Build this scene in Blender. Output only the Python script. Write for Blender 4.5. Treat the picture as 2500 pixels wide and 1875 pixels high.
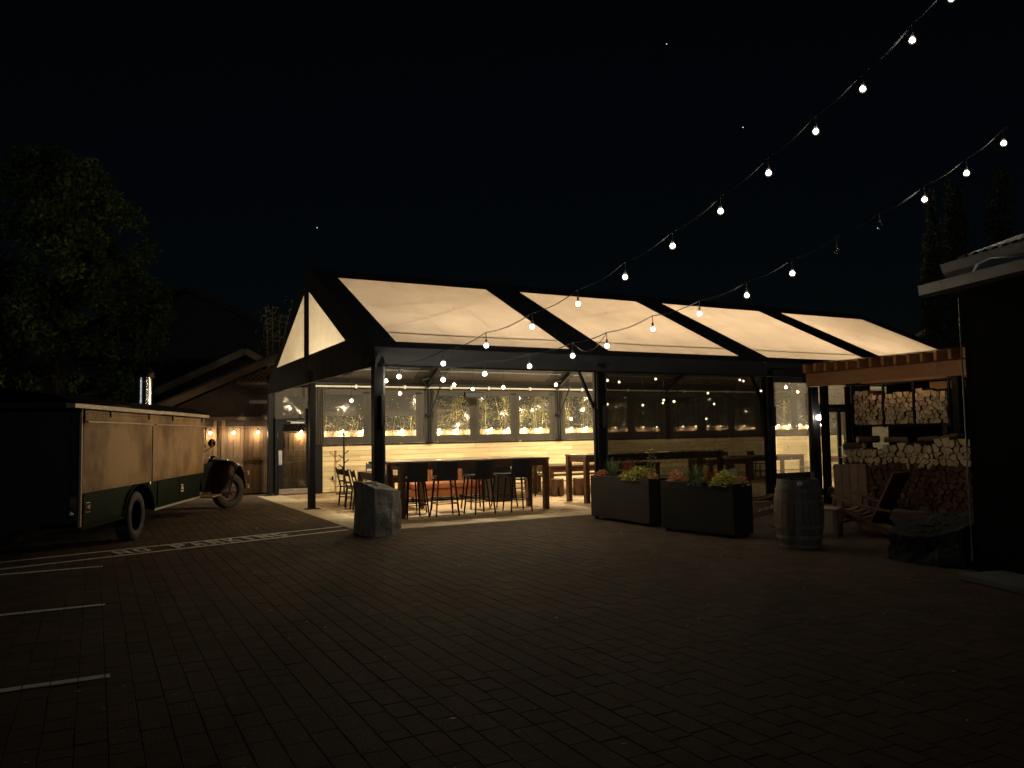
import bpy, bmesh, math, random
from mathutils import Vector, Matrix, noise
from mathutils.geometry import tessellate_polygon

for o in list(bpy.data.objects): bpy.data.objects.remove(o)
sc = bpy.context.scene
C = sc.collection
RND = random.Random(11)

# ------------------------------------------------------------------ camera
F, YAW, PITCH, ROLL, CAM = 1915.7, .4892, .0631, -.0164, Vector((-4.288, -12.992, 1.6))
_f0 = Vector((math.sin(YAW), math.cos(YAW), 0)); _r0 = Vector((math.cos(YAW), -math.sin(YAW), 0)); _u0 = Vector((0, 0, 1))
_fw = _f0*math.cos(PITCH) + _u0*math.sin(PITCH); _up = _u0*math.cos(PITCH) - _f0*math.sin(PITCH)
_r = _r0*math.cos(ROLL) + _up*math.sin(ROLL); _u = _up*math.cos(ROLL) - _r0*math.sin(ROLL)
cam = bpy.data.cameras.new('camera'); cam_o = bpy.data.objects.new('camera', cam); C.objects.link(cam_o)
m4 = Matrix((( _r.x, _u.x, -_fw.x, CAM.x), (_r.y, _u.y, -_fw.y, CAM.y), (_r.z, _u.z, -_fw.z, CAM.z), (0, 0, 0, 1)))
cam_o.matrix_world = m4
cam.sensor_width = 36; cam.lens = 36*F/2500; cam.clip_start = .05; cam.clip_end = 3000
sc.camera = cam_o

# ------------------------------------------------------------------ sky, moon-dim sun, exposure
w = bpy.data.worlds.new('World'); sc.world = w; w.use_nodes = True
nt = w.node_tree; nt.nodes.clear()
sky = nt.nodes.new('ShaderNodeTexSky'); sky.sky_type = 'NISHITA'; sky.sun_disc = False
SUN_EL, SUN_AZ = math.radians(5), math.radians(-148)
sky.sun_elevation = SUN_EL; sky.sun_rotation = SUN_AZ; sky.altitude = 100; sky.ozone_density = 2.6; sky.dust_density = .6
bg = nt.nodes.new('ShaderNodeBackground'); bg.inputs['Strength'].default_value = .0008
wo = nt.nodes.new('ShaderNodeOutputWorld')
nt.links.new(sky.outputs[0], bg.inputs[0]); nt.links.new(bg.outputs[0], wo.inputs[0])
sun = bpy.data.lights.new('moonlight', 'SUN'); sun.energy = .09; sun.angle = math.radians(1.5); sun.color = (.8, .9, 1)
sun_o = bpy.data.objects.new('moonlight', sun); C.objects.link(sun_o)
sd = Vector((math.sin(SUN_AZ)*math.cos(SUN_EL), math.cos(SUN_AZ)*math.cos(SUN_EL), math.sin(SUN_EL)))
sun_o.rotation_euler = sd.to_track_quat('Z', 'Y').to_euler()
vs = sc.view_settings; vs.view_transform = 'Standard'; vs.look = 'None'; vs.exposure = 0; vs.gamma = 1
try: vs.use_curve_mapping = False
except Exception: pass
sc.cycles.use_denoising = True
sc.cycles.sample_clamp_indirect = 3.0
sc.cycles.volume_bounces = 0; sc.cycles.max_bounces = 10; sc.cycles.transparent_max_bounces = 24
sc.cycles.caustics_reflective = False; sc.cycles.caustics_refractive = False

# ------------------------------------------------------------------ material helpers
MATS = {}
def srgb(r, g, b):
    f = lambda v: (v/255/12.92 if v <= 10 else ((v/255+.055)/1.055)**2.4)
    return (f(r), f(g), f(b))
def new_mat(name):
    m = bpy.data.materials.new(name); m.use_nodes = True; m.node_tree.nodes.clear(); MATS[name] = m
    return m, m.node_tree.nodes, m.node_tree.links
def N(ns, t, **kw):
    n = ns.new(t)
    for k, v in kw.items():
        if k in n.inputs: n.inputs[k].default_value = v
        else: setattr(n, k, v)
    return n
def coords(ns, ls, scale=(1, 1, 1), rnd=True):
    tc = N(ns, 'ShaderNodeTexCoord'); mp = N(ns, 'ShaderNodeMapping'); mp.inputs['Scale'].default_value = scale
    if rnd:
        oi = N(ns, 'ShaderNodeObjectInfo'); ml = N(ns, 'ShaderNodeMath', operation='MULTIPLY'); ml.inputs[1].default_value = 71.3
        cb = N(ns, 'ShaderNodeCombineXYZ'); ad = N(ns, 'ShaderNodeVectorMath', operation='ADD')
        ls.new(oi.outputs['Random'], ml.inputs[0])
        for i in range(3): ls.new(ml.outputs[0], cb.inputs[i])
        ls.new(tc.outputs['Object'], ad.inputs[0]); ls.new(cb.outputs[0], ad.inputs[1]); ls.new(ad.outputs[0], mp.inputs[0])
    else: ls.new(tc.outputs['Object'], mp.inputs[0])
    return mp.outputs[0]
def mat(name, c1, c2=None, rough=.6, scale=(4, 4, 4), detail=6, metal=0, bump=0, bscale=None, vary=.0, island=False, spec=.4, coat=0, rough2=None, contrast=(.3, .7), rnd=True, sheen=0):
    """colour from noise between c1 and c2, brightness varied per object (or per island), optional bump"""
    m, ns, ls = new_mat(name)
    out = N(ns, 'ShaderNodeOutputMaterial'); b = N(ns, 'ShaderNodeBsdfPrincipled', Roughness=rough, Metallic=metal)
    b.inputs['Specular IOR Level'].default_value = spec; b.inputs['Coat Weight'].default_value = coat; b.inputs['Coat Roughness'].default_value = .15
    ls.new(b.outputs[0], out.inputs[0])
    v = coords(ns, ls, scale, rnd)
    no = N(ns, 'ShaderNodeTexNoise', Scale=1.0, Detail=detail, Roughness=.6); ls.new(v, no.inputs['Vector'])
    rp = N(ns, 'ShaderNodeMapRange'); rp.inputs[1].default_value, rp.inputs[2].default_value = contrast
    ls.new(no.outputs[0], rp.inputs[0])
    mx = N(ns, 'ShaderNodeMix', data_type='RGBA'); mx.inputs[6].default_value = (*c1, 1); mx.inputs[7].default_value = (*(c2 or c1), 1)
    ls.new(rp.outputs[0], mx.inputs[0]); col = mx.outputs[2]
    if vary:
        if island: src = N(ns, 'ShaderNodeNewGeometry').outputs['Random Per Island']
        else: src = N(ns, 'ShaderNodeObjectInfo').outputs['Random']
        r2 = N(ns, 'ShaderNodeMapRange'); r2.inputs[3].default_value = 1-vary; r2.inputs[4].default_value = 1+vary; ls.new(src, r2.inputs[0])
        hv = N(ns, 'ShaderNodeHueSaturation'); ls.new(col, hv.inputs['Color']); ls.new(r2.outputs[0], hv.inputs['Value'])
        col = hv.outputs[0]
    ls.new(col, b.inputs['Base Color'])
    if rough2 is not None:
        r3 = N(ns, 'ShaderNodeMapRange'); r3.inputs[3].default_value = rough; r3.inputs[4].default_value = rough2
        ls.new(no.outputs[0], r3.inputs[0]); ls.new(r3.outputs[0], b.inputs['Roughness'])
    if bump:
        n2 = N(ns, 'ShaderNodeTexNoise', Scale=1.0, Detail=8, Roughness=.65)
        v2 = coords(ns, ls, bscale or tuple(x*4 for x in scale), rnd); ls.new(v2, n2.inputs['Vector'])
        bp = N(ns, 'ShaderNodeBump', Strength=bump, Distance=.02); ls.new(n2.outputs[0], bp.inputs['Height']); ls.new(bp.outputs[0], b.inputs['Normal'])
    return m
def mat_glow(name, col, strength, transp):
    """frosted lamp glass: mostly see-through shell that glows"""
    m, ns, ls = new_mat(name)
    out = N(ns, 'ShaderNodeOutputMaterial'); e = N(ns, 'ShaderNodeEmission', Strength=strength); e.inputs[0].default_value = (*col, 1)
    t = N(ns, 'ShaderNodeBsdfTransparent'); mx = N(ns, 'ShaderNodeMixShader'); mx.inputs[0].default_value = transp
    ls.new(e.outputs[0], mx.inputs[1]); ls.new(t.outputs[0], mx.inputs[2]); ls.new(mx.outputs[0], out.inputs[0])
    m.cycles.emission_sampling = 'NONE'
    return m
def mat_film(name, tint, gloss, rough, haze=0., smudge=0., wav=.12):
    """clear or tinted film: transparent sheet with a reflection and a little milky scatter"""
    m, ns, ls = new_mat(name)
    out = N(ns, 'ShaderNodeOutputMaterial'); t = N(ns, 'ShaderNodeBsdfTransparent'); t.inputs[0].default_value = (*tint, 1)
    g = N(ns, 'ShaderNodeBsdfGlossy', Roughness=rough); g.inputs[0].default_value = (1, 1, 1, 1)
    fr = N(ns, 'ShaderNodeFresnel', IOR=1.45); ge = N(ns, 'ShaderNodeNewGeometry'); mr = N(ns, 'ShaderNodeMapRange'); mr.inputs[3].default_value = 1.45; mr.inputs[4].default_value = 1/1.45; ls.new(ge.outputs['Backfacing'], mr.inputs[0]); ls.new(mr.outputs[0], fr.inputs['IOR'])
    fm = N(ns, 'ShaderNodeMath', operation='MULTIPLY'); fm.inputs[1].default_value = gloss; ls.new(fr.outputs[0], fm.inputs[0])
    v = coords(ns, ls, (1.3, 1.3, 1.3)); no = N(ns, 'ShaderNodeTexNoise', Scale=1.4, Detail=3); ls.new(v, no.inputs['Vector'])
    bp = N(ns, 'ShaderNodeBump', Strength=wav, Distance=.05); ls.new(no.outputs[0], bp.inputs['Height']); ls.new(bp.outputs[0], g.inputs['Normal'])
    d = N(ns, 'ShaderNodeBsdfTranslucent'); d.inputs[0].default_value = (.8, .8, .75, 1)
    hz = N(ns, 'ShaderNodeMath', operation='MULTIPLY'); hz.inputs[1].default_value = smudge; ls.new(no.outputs[0], hz.inputs[0])
    df = N(ns, 'ShaderNodeBsdfDiffuse'); df.inputs[0].default_value = (.8, .8, .75, 1); md = N(ns, 'ShaderNodeMixShader'); md.inputs[0].default_value = .5; ls.new(d.outputs[0], md.inputs[1]); ls.new(df.outputs[0], md.inputs[2])
    h2 = N(ns, 'ShaderNodeMath', operation='ADD'); h2.inputs[1].default_value = haze; ls.new(hz.outputs[0], h2.inputs[0])
    m1 = N(ns, 'ShaderNodeMixShader'); ls.new(h2.outputs[0], m1.inputs[0]); ls.new(t.outputs[0], m1.inputs[1]); ls.new(md.outputs[0], m1.inputs[2])
    m2 = N(ns, 'ShaderNodeMixShader'); ls.new(fm.outputs[0], m2.inputs[0]); ls.new(m1.outputs[0], m2.inputs[1]); ls.new(g.outputs[0], m2.inputs[2])
    ls.new(m2.outputs[0], out.inputs[0])
    return m
def mat_fabric_light(name, col, trans):
    """pale awning cloth: diffuse plus light passing through"""
    m, ns, ls = new_mat(name)
    out = N(ns, 'ShaderNodeOutputMaterial'); d = N(ns, 'ShaderNodeBsdfDiffuse'); t = N(ns, 'ShaderNodeBsdfTranslucent')
    v = coords(ns, ls, (.5, .5, .5)); no = N(ns, 'ShaderNodeTexNoise', Scale=2.2, Detail=9, Roughness=.6); ls.new(v, no.inputs['Vector'])
    mx = N(ns, 'ShaderNodeMix', data_type='RGBA'); mx.inputs[6].default_value = (*[c*.62 for c in col], 1); mx.inputs[7].default_value = (*col, 1); ls.new(no.outputs[0], mx.inputs[0])
    ls.new(mx.outputs[2], d.inputs[0]); ls.new(mx.outputs[2], t.inputs[0])
    s = N(ns, 'ShaderNodeMixShader'); s.inputs[0].default_value = trans
    ls.new(d.outputs[0], s.inputs[1]); ls.new(t.outputs[0], s.inputs[2]); ls.new(s.outputs[0], out.inputs[0])
    return m
def mat_leaf(name, c1, c2, trans=.35):
    m, ns, ls = new_mat(name)
    out = N(ns, 'ShaderNodeOutputMaterial'); d = N(ns, 'ShaderNodeBsdfPrincipled', Roughness=.55); d.inputs['Specular IOR Level'].default_value = .3
    t = N(ns, 'ShaderNodeBsdfTranslucent')
    src = N(ns, 'ShaderNodeNewGeometry').outputs['Random Per Island']
    mx = N(ns, 'ShaderNodeMix', data_type='RGBA'); mx.inputs[6].default_value = (*c1, 1); mx.inputs[7].default_value = (*c2, 1); ls.new(src, mx.inputs[0])
    ls.new(mx.outputs[2], d.inputs['Base Color']); ls.new(mx.outputs[2], t.inputs[0])
    s = N(ns, 'ShaderNodeMixShader'); s.inputs[0].default_value = trans
    ls.new(d.outputs[0], s.inputs[1]); ls.new(t.outputs[0], s.inputs[2]); ls.new(s.outputs[0], out.inputs[0])
    return m

mat('paver', (.1, .066, .046), (.06, .046, .032), .9, (1.7, 1.7, 1.7), vary=.2, island=True, bump=.5, bscale=(60, 60, 60), spec=.12, rough2=.8)
mat('sand_joint', (.07, .05, .036), (.04, .03, .023), .95, (30, 30, 30))
mat('floor_paver', (.48, .32, .17), (.27, .175, .09), .6, (7, 7, 7), vary=.42, island=True, bump=.4, bscale=(50, 50, 50), spec=.4)
mat('concrete', (.55, .44, .29), (.43, .34, .22), .8, (3, 3, 3), bump=.3, bscale=(40, 40, 40))
mat('grey_concrete', (.1, .11, .11), (.07, .075, .08), .8, (3, 3, 3), bump=.3)
mat('soil', (.03, .022, .015), (.012, .009, .007), .95, (20, 20, 20), bump=.6)
mat('road_paint', (.85, .83, .77), (.66, .63, .57), .7, (16, 16, 16), contrast=(.4, .7))
mat('black_steel', (.006, .006, .007), (.009, .009, .01), .5, (6, 6, 6), spec=.14, bump=.05)
mat('grey_steel', (.12, .12, .12), (.07, .07, .07), .4, (6, 6, 6), spec=.5)
mat('pale_pipe', (.55, .5, .42), (.45, .4, .33), .45, (5, 5, 5))
mat('dark_canvas', (.036, .036, .038), (.05, .05, .052), .8, (3, 3, 3), bump=.35, bscale=(5, 5, 5), spec=.3)
mat('wall_canvas', (.062, .052, .04), (.045, .038, .03), .8, (2, 2, 2), bump=.3, bscale=(7, 7, 7), spec=.25)
mat('pine', (.68, .53, .3), (.46, .3, .13), .55, (.9, 14, 14), vary=.2, contrast=(.42, .8), bump=.1, bscale=(2, 50, 50))
mat('dark_wood', (.12, .058, .032), (.07, .033, .018), .45, (2, 14, 14), vary=.15, bump=.12, bscale=(4, 60, 60))
mat('table_top', (.17, .095, .048), (.11, .06, .03), .35, (1, 14, 14), vary=.1, bump=.05, bscale=(3, 50, 50))
mat('black_wood', (.014, .011, .01), (.022, .017, .014), .45, (3, 10, 10))
mat('black_seat', (.012, .012, .014), (.018, .018, .02), .5, (8, 8, 8), bump=.1)
mat('leather', (.33, .13, .06), (.25, .09, .04), .4, (5, 5, 5), bump=.2, bscale=(40, 40, 40))
mat('fence_wood', (.23, .14, .075), (.12, .07, .038), .7, (16, 16, 1.6), vary=.3, bump=.35, bscale=(60, 60, 4), contrast=(.3, .68))
mat('cedar', (.55, .26, .1), (.4, .17, .06), .55, (10, 1.2, 10), vary=.12, bump=.2, bscale=(50, 4, 50))
mat('brown_shingle', (.045, .028, .02), (.03, .02, .014), .85, (5, 5, 5), bump=.5)
mat('house_siding', (.2, .21, .21), (.16, .165, .17), .7, (1, 1, 8))
mat('roof_dark', (.03, .03, .032), (.02, .02, .022), .8, (6, 6, 6), bump=.4)
mat('white_trim', (.32, .32, .31), (.22, .22, .21), .6, (3, 3, 3))
mat('brown_trim', (.14, .085, .05), (.09, .055, .032), .65, (3, 3, 3))
mat('wall_dark', (.004, .0045, .005), (.003, .0033, .004), .85, (2, 2, 2), bump=.2, spec=.05)
mat('gutter_metal', (.075, .08, .085), (.05, .053, .056), .45, (4, 4, 4), spec=.5)
mat('galv', (.45, .46, .47), (.3, .31, .32), .3, (7, 7, 7), metal=.8, rough2=.5)
mat('stainless', (.6, .58, .54), (.5, .48, .45), .2, (3, 3, 30), metal=1, bump=.08)
mat('chrome', (.75, .74, .72), None, .08, metal=1)
mat('truck_panel', (.33, .2, .09), (.11, .05, .018), .55, (1.1, 1.1, .9), detail=10, spec=.08, rough2=.65, bump=.1, bscale=(1.5, 1.5, 3), contrast=(.4, .64))
mat('truck_green', (.007, .018, .011), (.004, .01, .007), .6, (3, 3, 3), spec=.02)
mat('truck_black', (.004, .004, .005), (.007, .006, .006), .5, (3, 3, 3), spec=.15)
mat('truck_maroon', (.012, .003, .003), (.007, .002, .002), .22, (3, 3, 3), spec=.5, coat=.3)
mat('truck_trim', (.3, .2, .11), (.2, .135, .07), .5, (2, 2, 2))
mat('tyre', (.04, .034, .028), (.022, .02, .017), .8, (9, 9, 9), bump=.2)
mat('rim', (.06, .02, .018), (.03, .01, .009), .4, (6, 6, 6))
mat('basalt', (.26, .245, .2), (.12, .114, .096), .8, (4, 4, 4), bump=.9, bscale=(14, 14, 14), contrast=(.3, .7))
mat('boulder', (.028, .026, .024), (.014, .013, .012), .9, (4, 4, 4), bump=.7, bscale=(10, 10, 10))
mat('planter_steel', (.017, .016, .014), (.011, .0105, .0095), .6, (5, 5, 5), bump=.1)
mat('barrel_stave', (.2, .15, .1), (.1, .075, .05), .6, (22, 22, 1.5), vary=.25, bump=.25, bscale=(50, 50, 4))
mat('hoop', (.2, .18, .15), (.1, .09, .075), .6, (9, 9, 9))
mat('lounge_wood', (.21, .125, .072), (.13, .075, .042), .6, (10, 10, 10), vary=.2, bump=.15)
mat('log_end', (.66, .52, .34), (.46, .34, .2), .8, (18, 18, 18), vary=.28, bump=.4, bscale=(8, 60, 60))
mat('log_bark', (.16, .1, .06), (.07, .045, .028), .9, (5, 20, 20), vary=.3, bump=.7)
mat('dark_red_log', (.13, .065, .04), (.075, .037, .023), .85, (18, 18, 18), vary=.35, island=True)  # darker, redder wood for the lower part of the log wall
mat('bamboo', (.6, .52, .22), (.42, .37, .15), .5, (9, 9, 3), vary=.2)
mat('trunk', (.09, .065, .045), (.05, .036, .026), .9, (8, 8, 3), bump=.6)
mat('socket', (.012, .012, .012), None, .5)
mat('cable', (.02, .02, .02), None, .5)
mat('white_plastic', (.6, .58, .54), None, .4)
mat('plate_white', (.75, .72, .68), None, .4)
mat_leaf('leaf_tree', (.07, .12, .025), (.15, .22, .05))
mat_leaf('leaf_cypress', (.03, .05, .02), (.06, .085, .035), .15)
mat_leaf('leaf_bamboo', (.4, .36, .12), (.6, .5, .2), .45)
mat_leaf('leaf_litter', (.25, .16, .08), (.7, .6, .45), .2)
mat_leaf('leaf_green', (.1, .16, .06), (.18, .24, .1))
mat_leaf('leaf_yellow', (.5, .5, .08), (.65, .6, .16))
mat_leaf('leaf_orange', (.75, .3, .15), (.85, .45, .25))
mat_leaf('leaf_red', (.26, .06, .025), (.34, .11, .04))
mat_fabric_light('roof_cloth', (.97, .9, .88), .84)
mat_fabric_light('gable_light', (.97, .94, .88), .92)
mat_film('clear_vinyl', (.93, .93, .9), 1.0, .06, .035, .06)
mat_film('dusty_vinyl', (.9, .9, .87), 1.2, .08, .1, .3)
mat_film('door_glass', (.7, .7, .68), 1.6, .03, .0, .01)
mat_film('tinted_screen', (.042, .042, .04), .8, .015, .003, .003, 0)
mat_film('bulb_glass', (.8, .82, .85), 2.5, .05)
mat_glow('glow_warm', (1, .66, .3), .7, .6)  # glass made to glow as a soft halo round each lit bulb
mat_glow('glow_cool', (1, .84, .56), .45, .65)
mat_glow('filament_warm', (1, .82, .52), 90, 0)
mat_glow('filament_cool', (1, .9, .72), 90, 0)
m_ = mat_glow('added_strip_glow', (1, .66, .36), 14, 0); m_.cycles.emission_sampling = 'AUTO'  # glow of the added strip that brightens the log ends
mat_glow('glow_star', (.8, .85, 1), 1.6, 0)

# ------------------------------------------------------------------ mesh helpers
class MB:
    def __init__(s): s.v = []; s.f = []; s.m = []; s.smooth = []
    def add(s, vs, fs, mi=0, sm=False):
        o = len(s.v); s.v += [tuple(p) for p in vs]
        for f in fs: s.f.append(tuple(i+o for i in f)); s.m.append(mi); s.smooth.append(sm)
        return s
    def box(s, x0, x1, y0, y1, z0, z1, mi=0):
        vs = [(x, y, z) for z in (z0, z1) for y in (y0, y1) for x in (x0, x1)]
        return s.add(vs, [(0, 2, 3, 1), (4, 5, 7, 6), (0, 1, 5, 4), (2, 6, 7, 3), (0, 4, 6, 2), (1, 3, 7, 5)], mi)
    def cbox(s, x0, x1, y0, y1, z0, z1, c=.004, mi=0):
        """box whose four top edges are chamfered"""
        vs = [(x0, y0, z0), (x1, y0, z0), (x1, y1, z0), (x0, y1, z0), (x0, y0, z1-c), (x1, y0, z1-c), (x1, y1, z1-c), (x0, y1, z1-c),
              (x0+c, y0+c, z1), (x1-c, y0+c, z1), (x1-c, y1-c, z1), (x0+c, y1-c, z1)]
        fs = [(8, 9, 10, 11)]
        for i in range(4):
            j = (i+1) % 4; fs += [(i, j, j+4, i+4), (i+4, j+4, j+8, i+8)]
        return s.add(vs, fs, mi)
    def bar(s, p0, p1, w, h=None, mi=0, taper=1., up=(0, 0, 1)):
        p0, p1 = Vector(p0), Vector(p1); h = h or w; d = (p1-p0).normalized(); up = Vector(up)
        if abs(d.dot(up)) > .98: up = Vector((0, 1, 0))
        a = d.cross(up).normalized(); b = a.cross(d).normalized(); vs = []
        for p, k in ((p0, 1.), (p1, taper)):
            for sa, sb in ((-1, -1), (1, -1), (1, 1), (-1, 1)): vs.append(p + a*sa*w/2*k + b*sb*h/2*k)
        return s.add(vs, [(0, 1, 2, 3), (7, 6, 5, 4), (0, 4, 5, 1), (1, 5, 6, 2), (2, 6, 7, 3), (3, 7, 4, 0)], mi)
    def tube(s, pts, r, n=8, mi=0, cap=True):
        pts = [Vector(p) for p in pts]; rs = r if isinstance(r, (list, tuple)) else [r]*len(pts); vs = []; fs = []
        for i, p in enumerate(pts):
            d = ((pts[min(i+1, len(pts)-1)] - pts[max(i-1, 0)]) or Vector((0, 0, 1))).normalized()
            up = Vector((0, 0, 1)) if abs(d.z) < .95 else Vector((0, 1, 0))
            a = d.cross(up).normalized(); b = a.cross(d).normalized()
            vs += [p + a*math.cos(t)*rs[i] + b*math.sin(t)*rs[i] for t in [2*math.pi*k/n for k in range(n)]]
        for i in range(len(pts)-1):
            for k in range(n):
                k2 = (k+1) % n; fs.append((i*n+k, i*n+k2, (i+1)*n+k2, (i+1)*n+k))
        s.add(vs, fs, mi, True)
        if cap:
            o = len(s.v)-len(vs); s.f += [tuple(o+k for k in range(n))[::-1], tuple(o+(len(pts)-1)*n+k for k in range(n))]; s.m += [mi]*2; s.smooth += [False]*2
        return s
    def lathe(s, prof, n=20, c=(0, 0, 0), mi=0, sm=True, axis='Z'):
        vs = []; fs = []
        for r, z in prof:
            for k in range(n):
                t = 2*math.pi*k/n; p = (r*math.cos(t), r*math.sin(t), z)
                if axis == 'Y': p = (p[0], z, p[1])
                if axis == 'X': p = (z, p[0], p[1])
                vs.append((p[0]+c[0], p[1]+c[1], p[2]+c[2]))
        for i in range(len(prof)-1):
            for k in range(n):
                k2 = (k+1) % n; fs.append((i*n+k, i*n+k2, (i+1)*n+k2, (i+1)*n+k))
        return s.add(vs, fs, mi, sm)
    def prism(s, poly, a0, a1, axis='X', mi=0, mis=None):
        n = len(poly)
        def P(u, v, a): return (a, u, v) if axis == 'X' else ((u, a, v) if axis == 'Y' else (u, v, a))
        vs = [P(u, v, a0) for u, v in poly] + [P(u, v, a1) for u, v in poly]
        s.add(vs, [tuple(range(n)), tuple(range(2*n-1, n-1, -1))], mi)
        o = len(s.v)-2*n
        for i in range(n):
            j = (i+1) % n; s.f.append((o+i, o+i+n, o+j+n, o+j)); s.m.append(mi if mis is None else mis); s.smooth.append(False)
        return s
    def grid(s, nu, nv, fn, mi=0, sm=True):
        vs = [fn(i/nu, j/nv) for j in range(nv+1) for i in range(nu+1)]
        fs = [(j*(nu+1)+i, j*(nu+1)+i+1, (j+1)*(nu+1)+i+1, (j+1)*(nu+1)+i) for j in range(nv) for i in range(nu)]
        return s.add(vs, fs, mi, sm)
    def mesh(s, name, mats, recalc=True):
        me = bpy.data.meshes.new(name); me.from_pydata(s.v, [], s.f)
        for m in (mats if isinstance(mats, (list, tuple)) else [mats]): me.materials.append(MATS[m])
        me.polygons.foreach_set('material_index', s.m); me.polygons.foreach_set('use_smooth', s.smooth)
        if recalc:
            bm = bmesh.new(); bm.from_mesh(me); bmesh.ops.recalc_face_normals(bm, faces=bm.faces); bm.to_mesh(me); bm.free()
        if any(s.smooth):
            try: me.set_sharp_from_angle(angle=math.radians(40))
            except Exception: pass
        me.update(); return me
    def build(s, name, mats, parent=None, loc=None, rot=None, bevel=0, recalc=True):
        o = bpy.data.objects.new(name, s.mesh(name, mats, recalc)); C.objects.link(o)
        if parent is not None: o.parent = parent
        if loc is not None: o.location = loc
        if rot is not None: o.rotation_euler = rot
        if bevel:
            b = o.modifiers.new('bevel', 'BEVEL'); b.width = bevel; b.segments = 2; b.limit_method = 'ANGLE'; b.angle_limit = math.radians(50)
        return o
def tag(o, label=None, cat=None, group=None, kind=None):
    if label: o['label'] = label
    if cat: o['category'] = cat
    if group: o['group'] = group
    if kind: o['kind'] = kind
    return o
def thing(name, label, cat, loc=(0, 0, 0), rz=0, group=None):
    o = bpy.data.objects.new(name, None); o.empty_display_size = .1; C.objects.link(o); o.location = loc; o.rotation_euler = (0, 0, rz)
    return tag(o, label, cat, group)
def copy_tree(src, parent=None, loc=None, rz=None, label=None, group=None):
    c = src.copy(); C.objects.link(c); c.parent = parent
    if loc is not None: c.location = loc
    if rz is not None: c.rotation_euler = (c.rotation_euler[0], c.rotation_euler[1], rz)
    if label: c['label'] = label
    if group: c['group'] = group
    for ch in list(src.children):
        copy_tree(ch, c)
    return c
ORD = ['first', 'second', 'third', 'fourth', 'fifth', 'sixth', 'seventh', 'eighth', 'ninth', 'tenth', 'eleventh', 'twelfth', 'thirteenth', 'fourteenth', 'fifteenth', 'sixteenth']
def point_light(parent, loc, power, col, r=.03):
    l = bpy.data.lights.new('lamp_light', 'POINT'); l.energy = power; l.color = col; l.shadow_soft_size = r
    o = bpy.data.objects.new('lamp_light', l); C.objects.link(o); o.parent = parent; o.location = loc
    return o
def clip_poly(poly, a, b):
    """keep the side of line a->b that lies left"""
    out = []; n = len(poly)
    side = lambda p: (b[0]-a[0])*(p[1]-a[1]) - (b[1]-a[1])*(p[0]-a[0])
    for i in range(n):
        p, q = poly[i], poly[(i+1) % n]; sp, sq = side(p), side(q)
        if sp >= 0: out.append(p)
        if (sp > 0) != (sq > 0) and abs(sp-sq) > 1e-12:
            t = sp/(sp-sq); out.append((p[0]+(q[0]-p[0])*t, p[1]+(q[1]-p[1])*t))
    return out
def area2(poly): return sum(poly[i][0]*poly[(i+1) % len(poly)][1]-poly[(i+1) % len(poly)][0]*poly[i][1] for i in range(len(poly)))/2
def to_px(p):
    d = Vector(p)-CAM; z = d.dot(_fw)
    return (1250+F*d.dot(_r)/z, 937.5-F*d.dot(_u)/z, z) if z > .1 else (-9e9, 0, z)
PEND_W, STR_W, FEN_W, SPOT_W, SPOT_F = 48, 4, 10, 1450, 1750
# ================================================================== THE SETTING
g = MB().box(-300, 300, -60, 500, -1.0, -.075).build('ground', 'soil'); tag(g, kind='structure')
# ---- outdoor paving: long joints run away from the camera, stones of three lengths
pv = MB().box(-9, 9.3, -13.4, 10.1, -.074, -.0055).build('pavement', 'sand_joint'); tag(pv, kind='structure')
stones = []
x = -9.0; rr = random.Random(5)
while x < 9.2:
    y = -13.4 + rr.random()*.2
    while y < 10.0:
        ln = rr.choice((.14, .2, .24, .24, .3, .36)); cx, cy = x+.08, y+ln/2
        outside = (cx < -.34 - .08) or (cy+ln/2 < -.085)
        if outside and not (cy > 10.0): stones.append((x+.0018, x+.1582, y+.0018, y+ln-.0018, -rr.random()*.0025))
        y += ln
    x += .16
def near_key(s):
    px, py, z = to_px(((s[0]+s[1])/2, (s[2]+s[3])/2, 0))
    return z if (0 < px < 2500 and 0 < py < 1875) else 1e6+z
stones.sort(key=near_key)
cache = {}
for (x0, x1, y0, y1, dz) in stones[:300]:
    ln = round(y1-y0, 3)
    if ln not in cache: cache[ln] = MB().cbox(-.0782, .0782, -ln/2, ln/2, -.05, 0, .002).mesh('paving_stone', 'paver')
    o = bpy.data.objects.new('paving_stone', cache[ln]); C.objects.link(o); o.parent = pv
    o.location = ((x0+x1)/2, (y0+y1)/2, dz); o.rotation_euler = (rr.uniform(-.008, .008), rr.uniform(-.01, .01), rr.uniform(-.006, .006))
mb = MB()
for (x0, x1, y0, y1, dz) in stones[300:]:
    a, b, c_ = rr.uniform(-.002, .002), rr.uniform(-.002, .002), 0
    mb.cbox(x0, x1, y0, y1, -.05, dz, .002)
o = mb.build('far_paving_stones', 'paver', pv, recalc=False); tag(o, kind='stuff')

# ---- concrete edge strip, front run and gable run, sawn into slabs
st = thing('concrete_edging', None, None); tag(st, kind='structure')
for i in range(8):
    MB().cbox(-.34+i*2.3, -.34+i*2.3+2.292, -.08, .56, -.07, .004, .006).build('slab', 'concrete', st)
for i in range(4):
    MB().cbox(-.335, .33, .568+i*2.2, .568+i*2.2+2.192, -.07, .004, .006).build('slab', 'concrete', st)

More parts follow.
